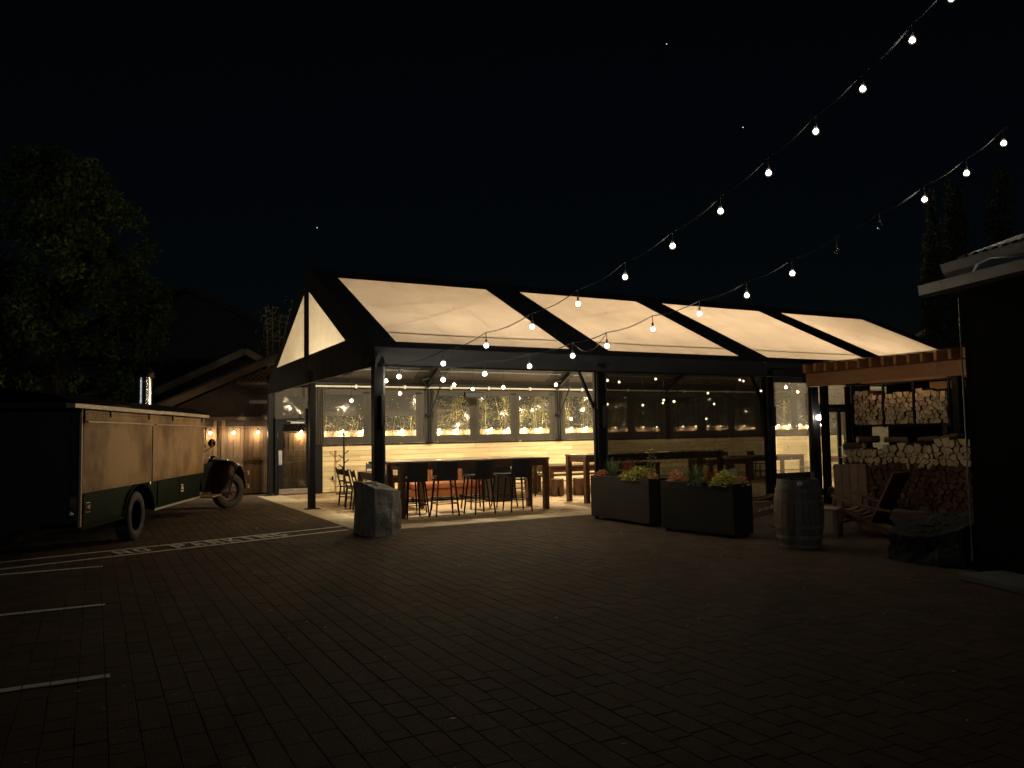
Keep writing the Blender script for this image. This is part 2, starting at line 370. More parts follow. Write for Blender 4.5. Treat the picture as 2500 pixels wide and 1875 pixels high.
# ---- pavilion floor
fl = MB().box(.34, 23.2, .57, 10.2, -.074, -.012).build('pavilion_floor', 'sand_joint'); tag(fl, kind='structure')
tiles = []; y = .575; row = 0
while y < 9.2:
    hgt_ = rr.choice((.2, .3)); x = .345 - rr.random()*.3
    while x < 22.9:
        ln = rr.choice((.2, .3, .4)); x0 = max(x, .345)
        if x+ln - x0 > .05: tiles.append((x0+.004, x+ln-.004, y+.004, y+hgt_-.004, -rr.random()*.003))
        x += ln
    y += hgt_
tiles.sort(key=near_key)
for (x0, x1, y0, y1, dz) in tiles[:300]:
    key = ('f', round(x1-x0, 3), round(y1-y0, 3)); lx, ly = key[1], key[2]
    if key not in cache: cache[key] = MB().cbox(-lx/2, lx/2, -ly/2, ly/2, -.05, 0, .005).mesh('floor_stone', 'floor_paver')
    o = bpy.data.objects.new('floor_stone', cache[key]); C.objects.link(o); o.parent = fl; o.location = ((x0+x1)/2, (y0+y1)/2, dz)
mb = MB()
for (x0, x1, y0, y1, dz) in tiles[300:]: mb.cbox(x0, x1, y0, y1, -.05, dz, .005)
o = mb.build('far_floor_stones', 'floor_paver', fl, recalc=False); tag(o, kind='stuff')

# ---- painted markings, cut where the paint meets a joint
stone_rects = [s for s in stones if s[0] < 1 and -8 < s[2] < 2]
def paint(name, polys, parent=None, whole=False):
    mb = MB()
    for poly in polys:
        if area2(poly) < 0: poly = poly[::-1]
        if whole: mb.add([(p[0], p[1], .0052) for p in poly], [tuple(range(len(poly)))]); continue
        xs = [p[0] for p in poly]; ys = [p[1] for p in poly]; bx = (min(xs), max(xs), min(ys), max(ys))
        for s in stone_rects:
            if s[1] < bx[0] or s[0] > bx[1] or s[3] < bx[2] or s[2] > bx[3]: continue
            r = [(s[0]+.001, s[2]+.001), (s[1]-.001, s[2]+.001), (s[1]-.001, s[3]-.001), (s[0]+.001, s[3]-.001)]
            q = r
            if len(poly) <= 4:
                for i in range(len(poly)):
                    q = clip_poly(q, poly[i], poly[(i+1) % len(poly)])
                    if not q: break
            if q and len(q) >= 3 and abs(area2(q)) > 1e-5: mb.add([(p[0], p[1], .0045) for p in q], [tuple(range(len(q)))])
    o = mb.build(name, 'road_paint', parent, recalc=False)
    return o
def seg(p, q, wd):
    d = Vector((q[0]-p[0], q[1]-p[1])).normalized(); n = Vector((-d.y, d.x))*wd/2
    return [(p[0]-n.x, p[1]-n.y), (q[0]-n.x, q[1]-n.y), (q[0]+n.x, q[1]+n.y), (p[0]+n.x, p[1]+n.y)]
mk = thing('no_parking_marking', None, None); tag(mk, kind='structure')
U0, U1 = Vector((-6.9, -.88)), Vector((-.20, .92)); L0, L1 = Vector((-6.9, -1.62)), Vector((-.41, .33))
paint('painted_line', [seg(U0, U1, .09)], mk); paint('painted_line', [seg(L0, L1, .09)], mk)
# stencil letters on a 4 x 6 grid as convex pieces
LT = {'N': [[(0, 0), (1, 0), (1, 6), (0, 6)], [(3, 0), (4, 0), (4, 6), (3, 6)], [(1.15, 5.2), (1.15, 3.4), (2.85, .8), (2.85, 2.6)]],
      'O': [[(0, 1.2), (1.1, .5), (1.1, 5.5), (0, 4.8)], [(2.9, .5), (4, 1.2), (4, 4.8), (2.9, 5.5)], [(.9, 0), (1.85, 0), (1.85, 1.1), (.9, 1.1)], [(2.15, 0), (3.1, 0), (3.1, 1.1), (2.15, 1.1)], [(.9, 4.9), (1.85, 4.9), (1.85, 6), (.9, 6)], [(2.15, 4.9), (3.1, 4.9), (3.1, 6), (2.15, 6)]],
      'P': [[(0, 0), (1.1, 0), (1.1, 6), (0, 6)], [(1.35, 4.9), (3.4, 4.9), (4, 5.5), (1.35, 6)], [(2.9, 3.2), (4, 3.4), (4, 5.2), (2.9, 4.9)], [(1.35, 2.5), (3.4, 2.5), (3.9, 3.4), (1.35, 3.5)]],
      'A': [[(0, 0), (1.1, 0), (1.9, 6), (1.4, 6)], [(2.9, 0), (4, 0), (2.6, 6), (2.1, 6)], [(1.35, 1.5), (2.65, 1.5), (2.5, 2.5), (1.5, 2.5)]],
      'R': [[(0, 0), (1.1, 0), (1.1, 6), (0, 6)], [(1.35, 4.9), (3.4, 4.9), (4, 5.5), (1.35, 6)], [(2.9, 3.3), (4, 3.5), (4, 5.2), (2.9, 4.9)], [(1.35, 2.6), (3.4, 2.6), (3.9, 3.5), (1.35, 3.6)], [(2.2, 2.4), (2.9, 0), (4.1, 0), (3.2, 2.4)]],
      'K': [[(0, 0), (1.1, 0), (1.1, 6), (0, 6)], [(1.35, 2.6), (2.1, 2.6), (4, 6), (2.8, 6)], [(1.9, 2.4), (2.9, 0), (4.1, 0), (2.9, 2.9)]],
      'I': [[(1.4, 0), (2.6, 0), (2.6, 6), (1.4, 6)]],
      'G': [[(0, 1.2), (1.1, .5), (1.1, 5.5), (0, 4.8)], [(.9, 0), (1.85, 0), (1.85, 1.1), (.9, 1.1)], [(2.15, 0), (4, .4), (4, 1.1), (2.15, 1.1)], [(.9, 4.9), (1.85, 4.9), (1.85, 6), (.9, 6)], [(2.15, 4.9), (3.8, 4.7), (4, 5.5), (2.15, 6)], [(2.2, 2.2), (4, 2.2), (4, 3.1), (2.2, 3.1)], [(2.9, 1.1), (4, 1.1), (4, 2.2), (2.9, 2.2)]]}
ax = (L1-L0).normalized(); perp = Vector((-ax.y, ax.x)); t0 = 3.12
for k, ch in enumerate('NO PARKING'):
    if ch == ' ': continue
    base = L0 + ax*(t0 + k*.27) ; polys = []
    lt = base + perp*.125
    for poly in LT[ch]:
        polys.append([tuple(lt + ax*(u*.047) + perp*(v*.066)) for u, v in poly])
    paint('painted_letter', polys, mk, True)
for k, yy in enumerate((-1.62, -4.25, -6.88)):
    o = paint('bay_line', [[(-8.6, yy-.045), (-4.17, yy-.045), (-4.17, yy+.045), (-8.6, yy+.045)]]); tag(o, kind='structure')

# fallen leaves and crumbs lying about on the stones
rfl = random.Random(19); lf = MB()
for k in range(260):
    x, y = rfl.uniform(-6, 8), rfl.uniform(-10.5, -.3); a = rfl.random()*6.28; L = rfl.uniform(.006, .028); d = Vector((math.cos(a), math.sin(a), 0)); e = Vector((-d.y, d.x, 0))*.45
    c = Vector((x, y, .004)); lf.add([c-d*L, c-e*L+Vector((0, 0, .004)), c+d*L+Vector((0, 0, rfl.uniform(0, .012))), c+e*L+Vector((0, 0, .003))], [(0, 1, 2, 3)])
for k in range(26):
    x, y = -2.4+rfl.gauss(0, .5), 2.6+rfl.gauss(0, .35); L = rfl.uniform(.008, .03); a = rfl.random()*6.28; d = Vector((math.cos(a), math.sin(a), 0)); e = Vector((-d.y, d.x, 0))*.5
    c = Vector((x, y, .004)); lf.add([c-d*L, c-e*L, c+d*L+Vector((0, 0, .006)), c+e*L], [(0, 1, 2, 3)])
o = lf.build('fallen_leaves', 'leaf_litter', recalc=False); tag(o, 'pale fallen leaves and crumbs scattered over the dark paving', 'leaves', kind='stuff')
# ================================================================== THE PAVILION
B, W, HH, HE, HR = 4.61, 9.34, 2.80, 3.13, 5.42
SL = (HR-HE)/(W/2)
def zroof(y): return HE + SL*(y if y <= W/2 else W-y)
PAV = thing('pavilion', 'long dark gabled tent pavilion with glowing pale roof panels and open front bay', 'pavilion')
FX = [0, B, 2*B, 3*B, 4*B]
def post(x, y, s=.15, h=2.95):
    o = MB().box(x-s/2, x+s/2, y-s/2, y+s/2, .004, h).build('post', 'black_steel', PAV, bevel=.006)
    MB().box(x-.16, x+.16, y-.13, y+.13, .005, .017).build('base_plate', 'black_steel', o)
    return o
for x in FX: post(x, 0, .17)
post(0, 4.59, .13); post(0, W, .13)
for x in FX[1:3]:
    MB().box(x+.10, x+.15, -.03, .03, .01, 2.82).build('screen_track', 'grey_steel', PAV)
    MB().box(x-.15, x-.10, -.03, .03, .01, 2.82).build('screen_track', 'black_steel', PAV)
MB().box(.1, .13, -.035, .035, .01, 2.82).build('screen_track', 'grey_steel', PAV)
MB().tube([(-.11, 4.5, .01), (-.11, 4.5, 2.75)], .012).build('cable', 'black_steel', PAV)
for x in FX[1:3]:        # knee braces
    MB().bar((x-.09, .02, 1.98), (x-.52, .02, 2.9), .05, .05).build('brace', 'black_steel', PAV)
MB().box(-.08, 4*B+.08, -.07, .07, 2.955, 3.09).build('eave_beam', 'black_steel', PAV)
MB().box(-.08, 5*B+.08, W-.07, W+.07, 3.10, 3.3).build('eave_beam', 'black_steel', PAV)
MB().box(-.06, .06, .08, W-.08, 2.955, 3.08).build('tie_beam', 'black_steel', PAV)
for i, x in enumerate(FX):
    for s in (0, 1):
        ya, yb = (0.02, W/2) if s == 0 else (W-.02, W/2)
        MB().bar((x, ya, zroof(ya)-.1), (x, yb, zroof(yb)-.1), .12, .12).build('rafter', 'black_steel', PAV)
MB().box(-.05, 4*B+.05, W/2-.06, W/2+.06, HR-.26, HR-.1).build('ridge_beam', 'black_steel', PAV)
PANX = [(.45, 4.11), (5.06, 8.65), (9.55, 13.18), (14.1, 17.76)]
Y0, Y1 = .30, 4.07
for side in (0, 1):
    yy = (lambda y: y) if side == 0 else (lambda y: W-y)
    for (xa, xb) in PANX:
        mb = MB(); sag = .05
        mb.grid(14, 10, lambda u, v: (xa+(xb-xa)*u, yy(Y0+(Y1-Y0)*v), zroof(Y0+(Y1-Y0)*v) - sag*math.sin(math.pi*u)*math.sin(math.pi*v) + .012*noise.noise(Vector((xa+u*3, v*3, side*5)))*math.sin(math.pi*u)*math.sin(math.pi*v)))
        o = mb.build('roof_panel', 'roof_cloth', PAV)
        for f_ in (.33, .67):
            MB().grid(1, 12, lambda u, v: (xa+(xb-xa)*f_+.035*(u-.5), yy(Y0+(Y1-Y0)*v), zroof(Y0+(Y1-Y0)*v) - sag*math.sin(math.pi*f_)*math.sin(math.pi*v)-.004)).build('seam', 'roof_cloth', o)
    mb = MB(); q = lambda xa, xb, ya, yb: mb.add([(xa, yy(ya), zroof(ya)), (xb, yy(ya), zroof(ya)), (xb, yy(yb), zroof(yb)), (xa, yy(yb), zroof(yb))], [(0, 1, 2, 3)])
    XL, XR = -.06, 4*B+.06
    q(XL, XR, -.04, Y0); q(XL, XR, Y1, W/2)
    ed = [XL] + [v for p in PANX for v in p] + [XR]
    for i in range(0, len(ed), 2): q(ed[i], ed[i+1], Y0, Y1)
    mb.build('roof_border', 'dark_canvas', PAV)
    # purlin pipe and thin stay cables just under the cloth
    for (xa, xb) in PANX:
        MB().tube([(xa-.3, yy(.82), zroof(.82)-.056), (xb+.3, yy(.82), zroof(.82)-.056)], .024).build('purlin', 'grey_steel', PAV)
        MB().tube([(xa, yy(2.2), zroof(2.2)-.07), (xb, yy(3.7), zroof(3.7)-.07)], .008, 5).build('stay_cable', 'black_steel', PAV)
MB().tube([(.45, 1.0, zroof(1.0)-.07), (4.1, 3.6, zroof(3.6)-.07)], .008, 5).build('stay_cable', 'black_steel', PAV)
# valance along the front eave: hanging cloth with folds gathered at the posts
def fold(x, v, amp=.02):
    a = amp*(.35 + 1.6*max(0, 1-min(abs(x-p) for p in FX)/.55))
    return (math.sin(x*9.1+math.sin(x*3.7)*2)*a*.6 + noise.noise(Vector((x*2.2, v*3, 4)))*a*1.6) * (.25+.75*v)
mb = MB().grid(150, 6, lambda u, v: (-.06+u*(4*B+.12), -.075-fold(-.06+u*(4*B+.12), v), HE-.005 - v*(.33+.012*math.sin(u*60))))
mb.build('valance', 'dark_canvas', PAV)
MB().tube([(-.06, -.085, HH+.0), (4*B+.06, -.085, HH+.0)], .017, 6).build('hem_rope', 'black_steel', PAV)
# gable cloth with its two pale triangles
T1 = [(4.6, 4.86), (1.72, 3.434), (4.6, 3.434)]; T2 = [(5.08, 4.86), (5.08, 3.434), (8.08, 3.434)]
up_ = [(-.03, 3.40), (W+.03, 3.40), (W-.51, 3.40)]
outer = [(.54, 3.395), (W-.54, 3.395), (W/2, HR+.004)]
pts = [Vector((0, y, z)) for y, z in outer]
polys = [[Vector((y, z, 0)) for y, z in L] for L in (outer, T1, T2)]
tri = tessellate_polygon(polys); flat = [v for L in polys for v in L]
mb = MB().add([(-.065, v.x, v.y) for v in flat], [tuple(t) for t in tri]); mb.build('gable_cloth', 'dark_canvas', PAV)
for T in (T1, T2): MB().add([(-.066, y, z) for y, z in T], [(0, 1, 2)]).build('gable_window', 'gable_light', PAV)
def gfold(y, v):
    a = .02*(.4+2.2*max(0, 1-min(abs(y-p) for p in (0, 4.6, W))/.8))
    return (math.sin(y*7+math.sin(y*2.3)*2)*a*.7+noise.noise(Vector((y*1.9, v*3, 9)))*a*1.5)*v
def gcol(u, v):
    y = -.04+u*(W+.08); ztop = min(3.395, zroof(max(0, min(W, y))));  zb = 2.79 + .02*math.sin(y*3)
    return (-.065-gfold(y, v), y, ztop+(zb-ztop)*v)
MB().grid(90, 6, gcol).build('gable_valance', 'dark_canvas', PAV)
MB().tube([(-.07, -.04, 2.8), (-.08, W+.04, 2.8)], .016, 6).build('hem_rope', 'black_steel', PAV)
# corner flap
MB().grid(4, 6, lambda u, v: (-.07+u*.16, -.1-.03*math.sin(u*5+v*4)-.02*v, 3.0-.22*v)).build('corner_flap', 'dark_canvas', PAV)

# ---- back wall: pine boards, canvas with clear windows, pipe rail
XR = 23.1
row = 0; z = .02; rw = random.Random(3)
while z < 1.28:
    hgt_ = .1445; x = 1.45; first = True
    while x < XR:
        ln = rw.uniform(1.0, 3.2) if first else rw.uniform(2.2, 3.8); x1 = min(x+ln, XR); first = False
        MB().box(x+.0015, x1-.0015, W-.02-rw.random()*.004, W+.012, z+.003, z+hgt_-.003).build('plank', 'pine', PAV, bevel=.003)
        x = x1
    z += hgt_
MB().box(1.45, XR, W+.012, W+.06, .01, 1.33).build('wall_backing', 'black_wood', PAV)
MB().box(1.3, XR, W-.05, W+.06, 1.335, 1.37).build('wall_cap', 'black_steel', PAV)
PANES = [(1.51, 2.64), (3.2, 4.28), (4.97, 6.07), (6.41, 7.51), (7.85, 8.95), (9.57, 10.67), (11.05, 12.12), (12.46, 13.55), (14.16, 15.26), (15.7, 16.78), (17.1, 18.15), (19.1, 20.12), (20.5, 21.5), (21.75, 22.7)]
PZ0, PZ1 = 1.59, 2.80
def drape(x, z):
    near = min(abs(x-p) for p in (0.95, 1.35, 4.69, 9.3, 13.9, 18.5))
    k = max(0, 1-near/.42)
    return W - .02 - k*(.03*math.sin(x*34+z*2) + .02*math.sin(x*61+1)) - .012*noise.noise(Vector((x*1.7, z*2, 2)))
def canvas_piece(mb, xa, xb, za, zb):
    nu = max(1, int((xb-xa)/.035)); nv = max(1, int((zb-za)/.2))
    mb.grid(nu, nv, lambda u, v: (xa+(xb-xa)*u, drape(xa+(xb-xa)*u, za+(zb-za)*v) , za+(zb-za)*v))
bays = [(1.22, 4.69), (4.69, 9.3), (9.3, 13.9), (13.9, 18.5), (18.5, XR)]
for (a, b) in bays:
    mb = MB(); ps = [p for p in PANES if a < p[0] < b]; ex = [a] + [v for p in ps for v in p] + [b]
    canvas_piece(mb, a, b, 1.375, PZ0); canvas_piece(mb, a, b, PZ1, 3.09)
    for i in range(0, len(ex), 2): canvas_piece(mb, ex[i], ex[i+1], PZ0, PZ1)
    mb.build('canvas_wall', 'wall_canvas', PAV)
for (a, b) in PANES:
    MB().grid(8, 8, lambda u, v: (a-.015+(b-a+.03)*u, W-.012+.006*noise.noise(Vector((a+u*2, v*2, 7))), PZ0-.015+(PZ1-PZ0+.03)*v)).build('window_pane', 'clear_vinyl', PAV)
    for xs in (a-.13, b+.13): MB().box(xs-.004, xs+.004, W-.052, W-.046, 1.42, 3.0).build('seam', 'wall_canvas', PAV)
    MB().box(b+.0, b+.2, W-.055, W-.045, 2.86, 2.885).build('strap', 'black_steel', PAV)
MB().tube([(1.15, W-.1, 3.035), (18.4, W-.1, 3.035)], .03, 8).build('pipe_rail', 'pale_pipe', PAV)
for x in [1.18, 2.4, 3.9, 5.4, 6.7, 8.2, 10.2, 12.1, 14.6, 16.7]: MB().box(x-.03, x+.03, W-.15, W-.05, 2.985, 3.09).build('pipe_clamp', 'white_plastic', PAV)
for x in (4.69, 9.3, 13.9, 18.5):
    p = MB().tube([(x-.05, W-.1, 1.37), (x-.05, W-.1, 3.0)], .022).tube([(x+.04, W-.1, 1.37), (x+.04, W-.1, 3.0)], .022).build('back_post', 'black_steel', PAV)
    MB().box(x-.11, x+.1, W-.15, W-.05, 2.19, 2.24).box(x-.11, x+.1, W-.15, W-.05, 1.37, 1.39).build('bracket', 'black_steel', p)
    MB().bar((x+.02, W-.14, 2.25), (x+.28, W-.3, 3.05), .05, .04).build('brace', 'black_steel', PAV)
    MB().tube([(x-.06, W-.14, 3.0), (x-.3, W-.35, 3.25), (x+.3, W-1.0, 3.42)], .014, 6).build('awning_arm', 'grey_steel', PAV)
MB().box(1.07, 1.44, W-.03, W+.06, .005, 3.08).build('end_panel', 'black_steel', PAV, bevel=.005)
# ---- glazed door at the back-left corner, cloth transom over it
dr = MB().box(.13, .2, W-.05, W+.04, .005, 2.12).box(.2, 1.066, W-.05, W+.04, 2.06, 2.12).build('door_frame', 'black_steel', PAV, bevel=.004)
dl = MB().box(.215, .34, W-.02, W+.03, .02, 2.05).box(1.0, 1.06, W-.02, W+.03, .02, 2.05).box(.34, 1.0, W-.02, W+.03, 1.945, 2.05).box(.34, 1.0, W-.02, W+.03, .02, .215).build('door', 'black_steel', PAV, bevel=.003)
MB().box(.34, 1.0, W+.0, W+.008, .215, 1.945).build('glass', 'door_glass', dl)
MB().box(.235, 1.055, W-.026, W-.021, .03, .175).build('kick_plate', 'stainless', dl)
MB().box(.228, .32, W-.027, W-.021, .84, 1.235).build('push_plate', 'galv', dl)
MB().box(.55, .95, W-.07, W-.021, 1.985, 2.025).bar((.75, W-.07, 2.03), (.42, W-.16, 2.05), .02, .012).build('door_closer', 'galv', dl)
MB().box(.36, .98, W+.012, W+.022, 1.245, 1.255).box(.36, .98, W+.012, W+.022, 1.0, 1.008).build('glass_reflector', 'galv', dl)
mb = MB(); canvas_piece(mb, .02, .345, 2.13, 3.0); canvas_piece(mb, .345, 1.06, 2.13, 2.232); canvas_piece(mb, .345, 1.06, 2.73, 3.0); mb.build('canvas_wall', 'wall_canvas', PAV)
MB().grid(6, 4, lambda u, v: (.335+.73*u, W-.012+.008*math.sin(u*7+v*3), 2.222+.52*v)).build('window_pane', 'clear_vinyl', PAV)
mb = MB(); mb.grid(14, 12, lambda u, v: (.0+.13*u, W-.02-.025*math.sin(u*22), .1+2.9*v)); mb.build('gathered_curtain', 'black_seat', PAV)
mb = MB(); mb.grid(10, 12, lambda u, v: (1.25+.2*u, W-.06-.03*math.sin(u*20+v), 1.38+1.7*v)); mb.build('gathered_curtain', 'wall_canvas', PAV)

# ---- tinted screen closing the second bay
MB().grid(12, 8, lambda u, v: (4.74+4.33*u, .02+.012*noise.noise(Vector((u*4, v*3, 1))), .03+2.8*v)).build('tinted_screen', 'tinted_screen', PAV)
MB().tube([(4.75, .02, .035), (9.06, .02, .035)], .03).build('screen_bar', 'black_steel', PAV)
for x in (B+.02, 2*B+.02):       # rolled strap bags on the posts
    MB().box(x-.04, x+.05, -.16, -.09, 1.68, 2.12).build('strap_bag', 'dark_canvas', PAV, bevel=.02)
MB().box(.02, .09, -.15, -.1, 1.75, 2.3).build('strap_bag', 'wall_canvas', PAV, bevel=.01)
# ---- third bay: clear panel, steel post, glazed double door, then closed canvas
MB().grid(8, 10, lambda u, v: (9.46+.96*u, .02+.02*noise.noise(Vector((u*3, v*4, 3))), .6+2.07*v)).build('clear_panel', 'dusty_vinyl', PAV)
MB().box(9.4, 10.46, -.01, .05, .02, .6).build('lower_panel', 'dark_canvas', PAV)
MB().box(9.4, 10.46, -.01, .05, 2.67, 2.95).build('upper_panel', 'dark_canvas', PAV)
mb = MB(); mb.grid(10, 10, lambda u, v: (10.42+.12*u, -.05-.03*math.sin(u*14+v), .6+2.3*v)); mb.build('gathered_curtain', 'dark_canvas', PAV)
post(10.62, 0, .15)
fr = MB().box(10.7, 10.8, -.04, .06, .005, 2.95).box(11.95, 12.18, -.04, .06, .005, 2.95).box(10.8, 11.95, -.04, .06, 2.06, 2.17).box(10.8, 11.95, -.04, .06, 2.64, 2.95).build('door_frame', 'black_steel', PAV)
MB().box(10.8, 11.95, .005, .013, 2.17, 2.64).build('transom_glass', 'dusty_vinyl', PAV)
for xa, xb, nm in ((10.8, 11.51, 'door'), (11.52, 11.95, 'door')):
    d = MB().box(xa+.003, xa+.05, -.015, .03, .02, 2.055).box(xb-.05, xb-.003, -.015, .03, .02, 2.055).box(xa+.05, xb-.05, -.015, .03, 1.99, 2.055).box(xa+.05, xb-.05, -.015, .03, .02, .19).build(nm, 'black_steel', PAV)
    MB().box(xa+.05, xb-.05, .004, .01, .19, 1.99).build('glass', 'clear_vinyl', d)
    hx = xb-.03 if xa < 11 else xa+.03
    MB().tube([(hx, -.015, 1.15), (hx, -.07, 1.15), (hx, -.07, .9), (hx, -.015, .9)], .012).build('handle', 'galv', d)
mb = MB()
for xa, xb, za, zb in ((12.19, 12.72, .03, 2.93), (13.32, 4*B-.1, .03, 2.93), (12.72, 13.32, .03, .9), (12.72, 13.32, 2.62, 2.93)):
    mb.grid(max(2, int((xb-xa)/.12)), 3, lambda u, v: (xa+(xb-xa)*u, .01+.012*math.sin((xa+(xb-xa)*u)*12), za+(zb-za)*v))
mb.build('canvas_wall', 'dark_canvas', PAV)
MB().grid(4, 6, lambda u, v: (12.71+.62*u, .015, .89+1.74*v)).build('window_pane', 'dusty_vinyl', PAV)
# ---- lower flat-roofed end beyond the last frame
MB().box(4*B+.09, XR+.1, -.05, W+.1, 3.02, 3.16).build('annexe_roof', 'roof_dark', PAV)
MB().box(XR, XR+.1, -.05, W+.1, 0, 3.0).build('annexe_wall', 'wall_dark', PAV)
MB().box(4*B+.09, XR, -.05, .05, 0, 3.0).build('annexe_wall', 'wall_dark', PAV)
mb = MB().add([(4*B+.06, -.04, HE), (4*B+.06, W+.04, HE), (4*B+.06, W/2, HR)], [(0, 1, 2)]); mb.build('gable_cloth', 'dark_canvas', PAV)
MB().box(1.77, 1.85, W-.06, W-.02, .37, .47).build('outlet_box', 'white_plastic', PAV)
MB().box(1.71, 1.75, W-.06, W-.02, .37, .47).build('outlet_box', 'black_steel', PAV)
o = thing('speaker', 'small black box speaker fixed to the middle post of the gable opening', 'speaker', (-.02, 4.72, 1.86))
MB().box(-.08, .08, .0, .16, 0, .37).build('cabinet', 'black_seat', o, bevel=.01, rot=(.06, 0, 0)); MB().box(-.084, -.081, .02, .14, .02, .35).build('grille', 'black_steel', o, rot=(.06, 0, 0)); MB().box(-.02, .02, -.09, .02, .15, .2).build('bracket', 'black_steel', o)
o = thing('panel_heater', 'flat black box hung under the pale pipe rail between two back windows', 'heater', (6.05, W-.4, 2.72))
MB().box(-.32, .32, -.05, .05, 0, .17).build('case', 'black_steel', o, bevel=.01); MB().box(-.3, .3, -.056, -.051, .02, .15).build('grille', 'black_seat', o); MB().bar((0, .05, .15), (0, .33, .33), .03, .03).build('bracket', 'black_steel', o)

# ================================================================== LAMPS
WARM, COOL = (1, .76, .44), (1, .87, .66)
def bulb_mesh(scale=1.):
    prof = [(.0, -.075), (.016, -.073), (.03, -.062), (.037, -.045), (.036, -.03), (.028, -.012), (.018, .003), (.014, .012)]
    return MB().lathe([(r*scale, z*scale) for r, z in prof], 14)
def socket_mesh(scale=1.): return MB().lathe([(0, .052), (.012, .05), (.016, .04), (.017, .0), (.015, -.005)], 10)
BM_W = bulb_mesh(1.3).mesh('bulb', 'glow_warm'); BM_C = bulb_mesh(1.3).mesh('bulb', 'glow_cool'); BM_F = bulb_mesh(1.3).mesh('bulb', 'glow_warm')
def fil(): return MB().lathe([(0, -.078), (.018, -.074), (.03, -.06), (.034, -.045), (.03, -.03), (.018, -.016), (.0, -.012)], 12)
FM_W = fil().mesh('filament', 'filament_warm'); FM_C = fil().mesh('filament', 'filament_cool')
BM_OFF = bulb_mesh(1.1).mesh('bulb', 'bulb_glass'); SM = socket_mesh().mesh('socket', 'socket')
def put(name, me, parent, loc): o = bpy.data.objects.new(name, me); C.objects.link(o); o.parent = parent; o.location = loc; return o
PEND = [((1.05, 2.6, 2.78), 'open bay'), ((1.86, 4.0, 2.6), 'open bay'), ((2.59, 2.6, 2.72), 'open bay'), ((3.69, 4.0, 2.72), 'open bay'), ((3.79, 2.6, 2.68), 'open bay'),
        ((5.17, 2.6, 2.76), 'open bay'), ((1.05, 5.1, 2.48), 'open bay'), ((7.4, 5.5, 2.03), 'open bay'),
        ((6.9, 3, 2.92), 'tinted screen'), ((8.7, 5, 3.04), 'tinted screen'), ((9.99, 5, 3.15), 'tinted screen'), ((9.68, 7, 2.5), 'tinted screen'), ((9.5, 5, 2.39), 'tinted screen'),
        ((11.84, 7, 2.55), 'tinted screen'), ((10.26, 5.0, 2.54), 'tinted screen'), ((8.98, 3, 2.41), 'tinted screen'), ((11.94, 5, 2.76), 'tinted screen'), ((14.0, 7, 2.52), 'tinted screen'),
        ((13.64, 7, 2.03), 'tinted screen'), ((13.24, 5, 3.18), 'tinted screen'), ((14.37, 6, 3.23), 'tinted screen'), ((14.11, 5, 2.85), 'tinted screen'),
        ((17.95, 7, 2.97), 'clear panel'), ((16.2, 3.2, 2.9), 'closed end'), ((12.6, 2.6, 2.8), 'closed end'), ((15.4, 2.4, 3.0), 'closed end'), ((21, 6, 2.5), 'clear panel')]  # closed-end pendants are added, unseen, to light the far roof panels
def bay_label(kind, i, n):
    if kind == 'open bay': return f'{ORD[i]} glowing pendant bulb from the left seen through the open bay'
    if kind == 'tinted screen': return f'{ORD[i]} pendant bulb from the left glowing behind the dark tinted screen'
    if kind == 'clear panel': return f'{ORD[i]} pendant bulb from the left seen through the clear panel beside the barrel'
    return f'{ORD[i]} added pendant bulb hidden under the far closed bays of the pavilion'
for kind in ('open bay', 'tinted screen', 'clear panel', 'closed end'):
    L = sorted([p for p, k in PEND if k == kind], key=lambda p: to_px(p)[0])
    for i, p in enumerate(L):
        t = thing('pendant_lamp', bay_label(kind, i, len(L)), 'pendant lamp', p, 0, 'filament pendants under the pavilion roof')
        MB().tube([(0, 0, .05), (0, 0, zroof(p[1])-p[2]-.02)], .005, 5).build('cord', 'cable', t)
        put('socket', SM, t, (0, 0, .012)); b = put('bulb', BM_W, t, (0, 0, 0)); put('filament', FM_W, b, (0, 0, 0))
        point_light(t, (0, 0, -.115), PEND_W, WARM, .03)
SA = [(.26, -.38, 2.64), (.79, -1.05, 2.82), (1.28, -1.67, 3.07), (1.78, -2.3, 3.32), (2.26, -2.9, 3.62), (2.73, -3.49, 3.97), (3.18, -4.06, 4.36), (3.62, -4.61, 4.79), (4.04, -5.14, 5.25), (4.44, -5.64, 5.74), (4.82, -6.12, 6.22), (5.2, -6.61, 6.76), (5.5, -6.98, 7.22)]
SB = [(.89, -.8, 2.57), (1.45, -1.25, 2.65), (2.04, -1.73, 2.75), (2.6, -2.18, 2.9), (3.04, -2.53, 3.04), (3.61, -3.0, 3.28), (4.19, -3.46, 3.5), (4.76, -3.92, 3.76), (5.3, -4.36, 4.07), (5.82, -4.78, 4.38), (6.31, -5.18, 4.72), (6.82, -5.59, 5.1), (7.29, -5.97, 5.46), (7.71, -6.3, 5.88)]
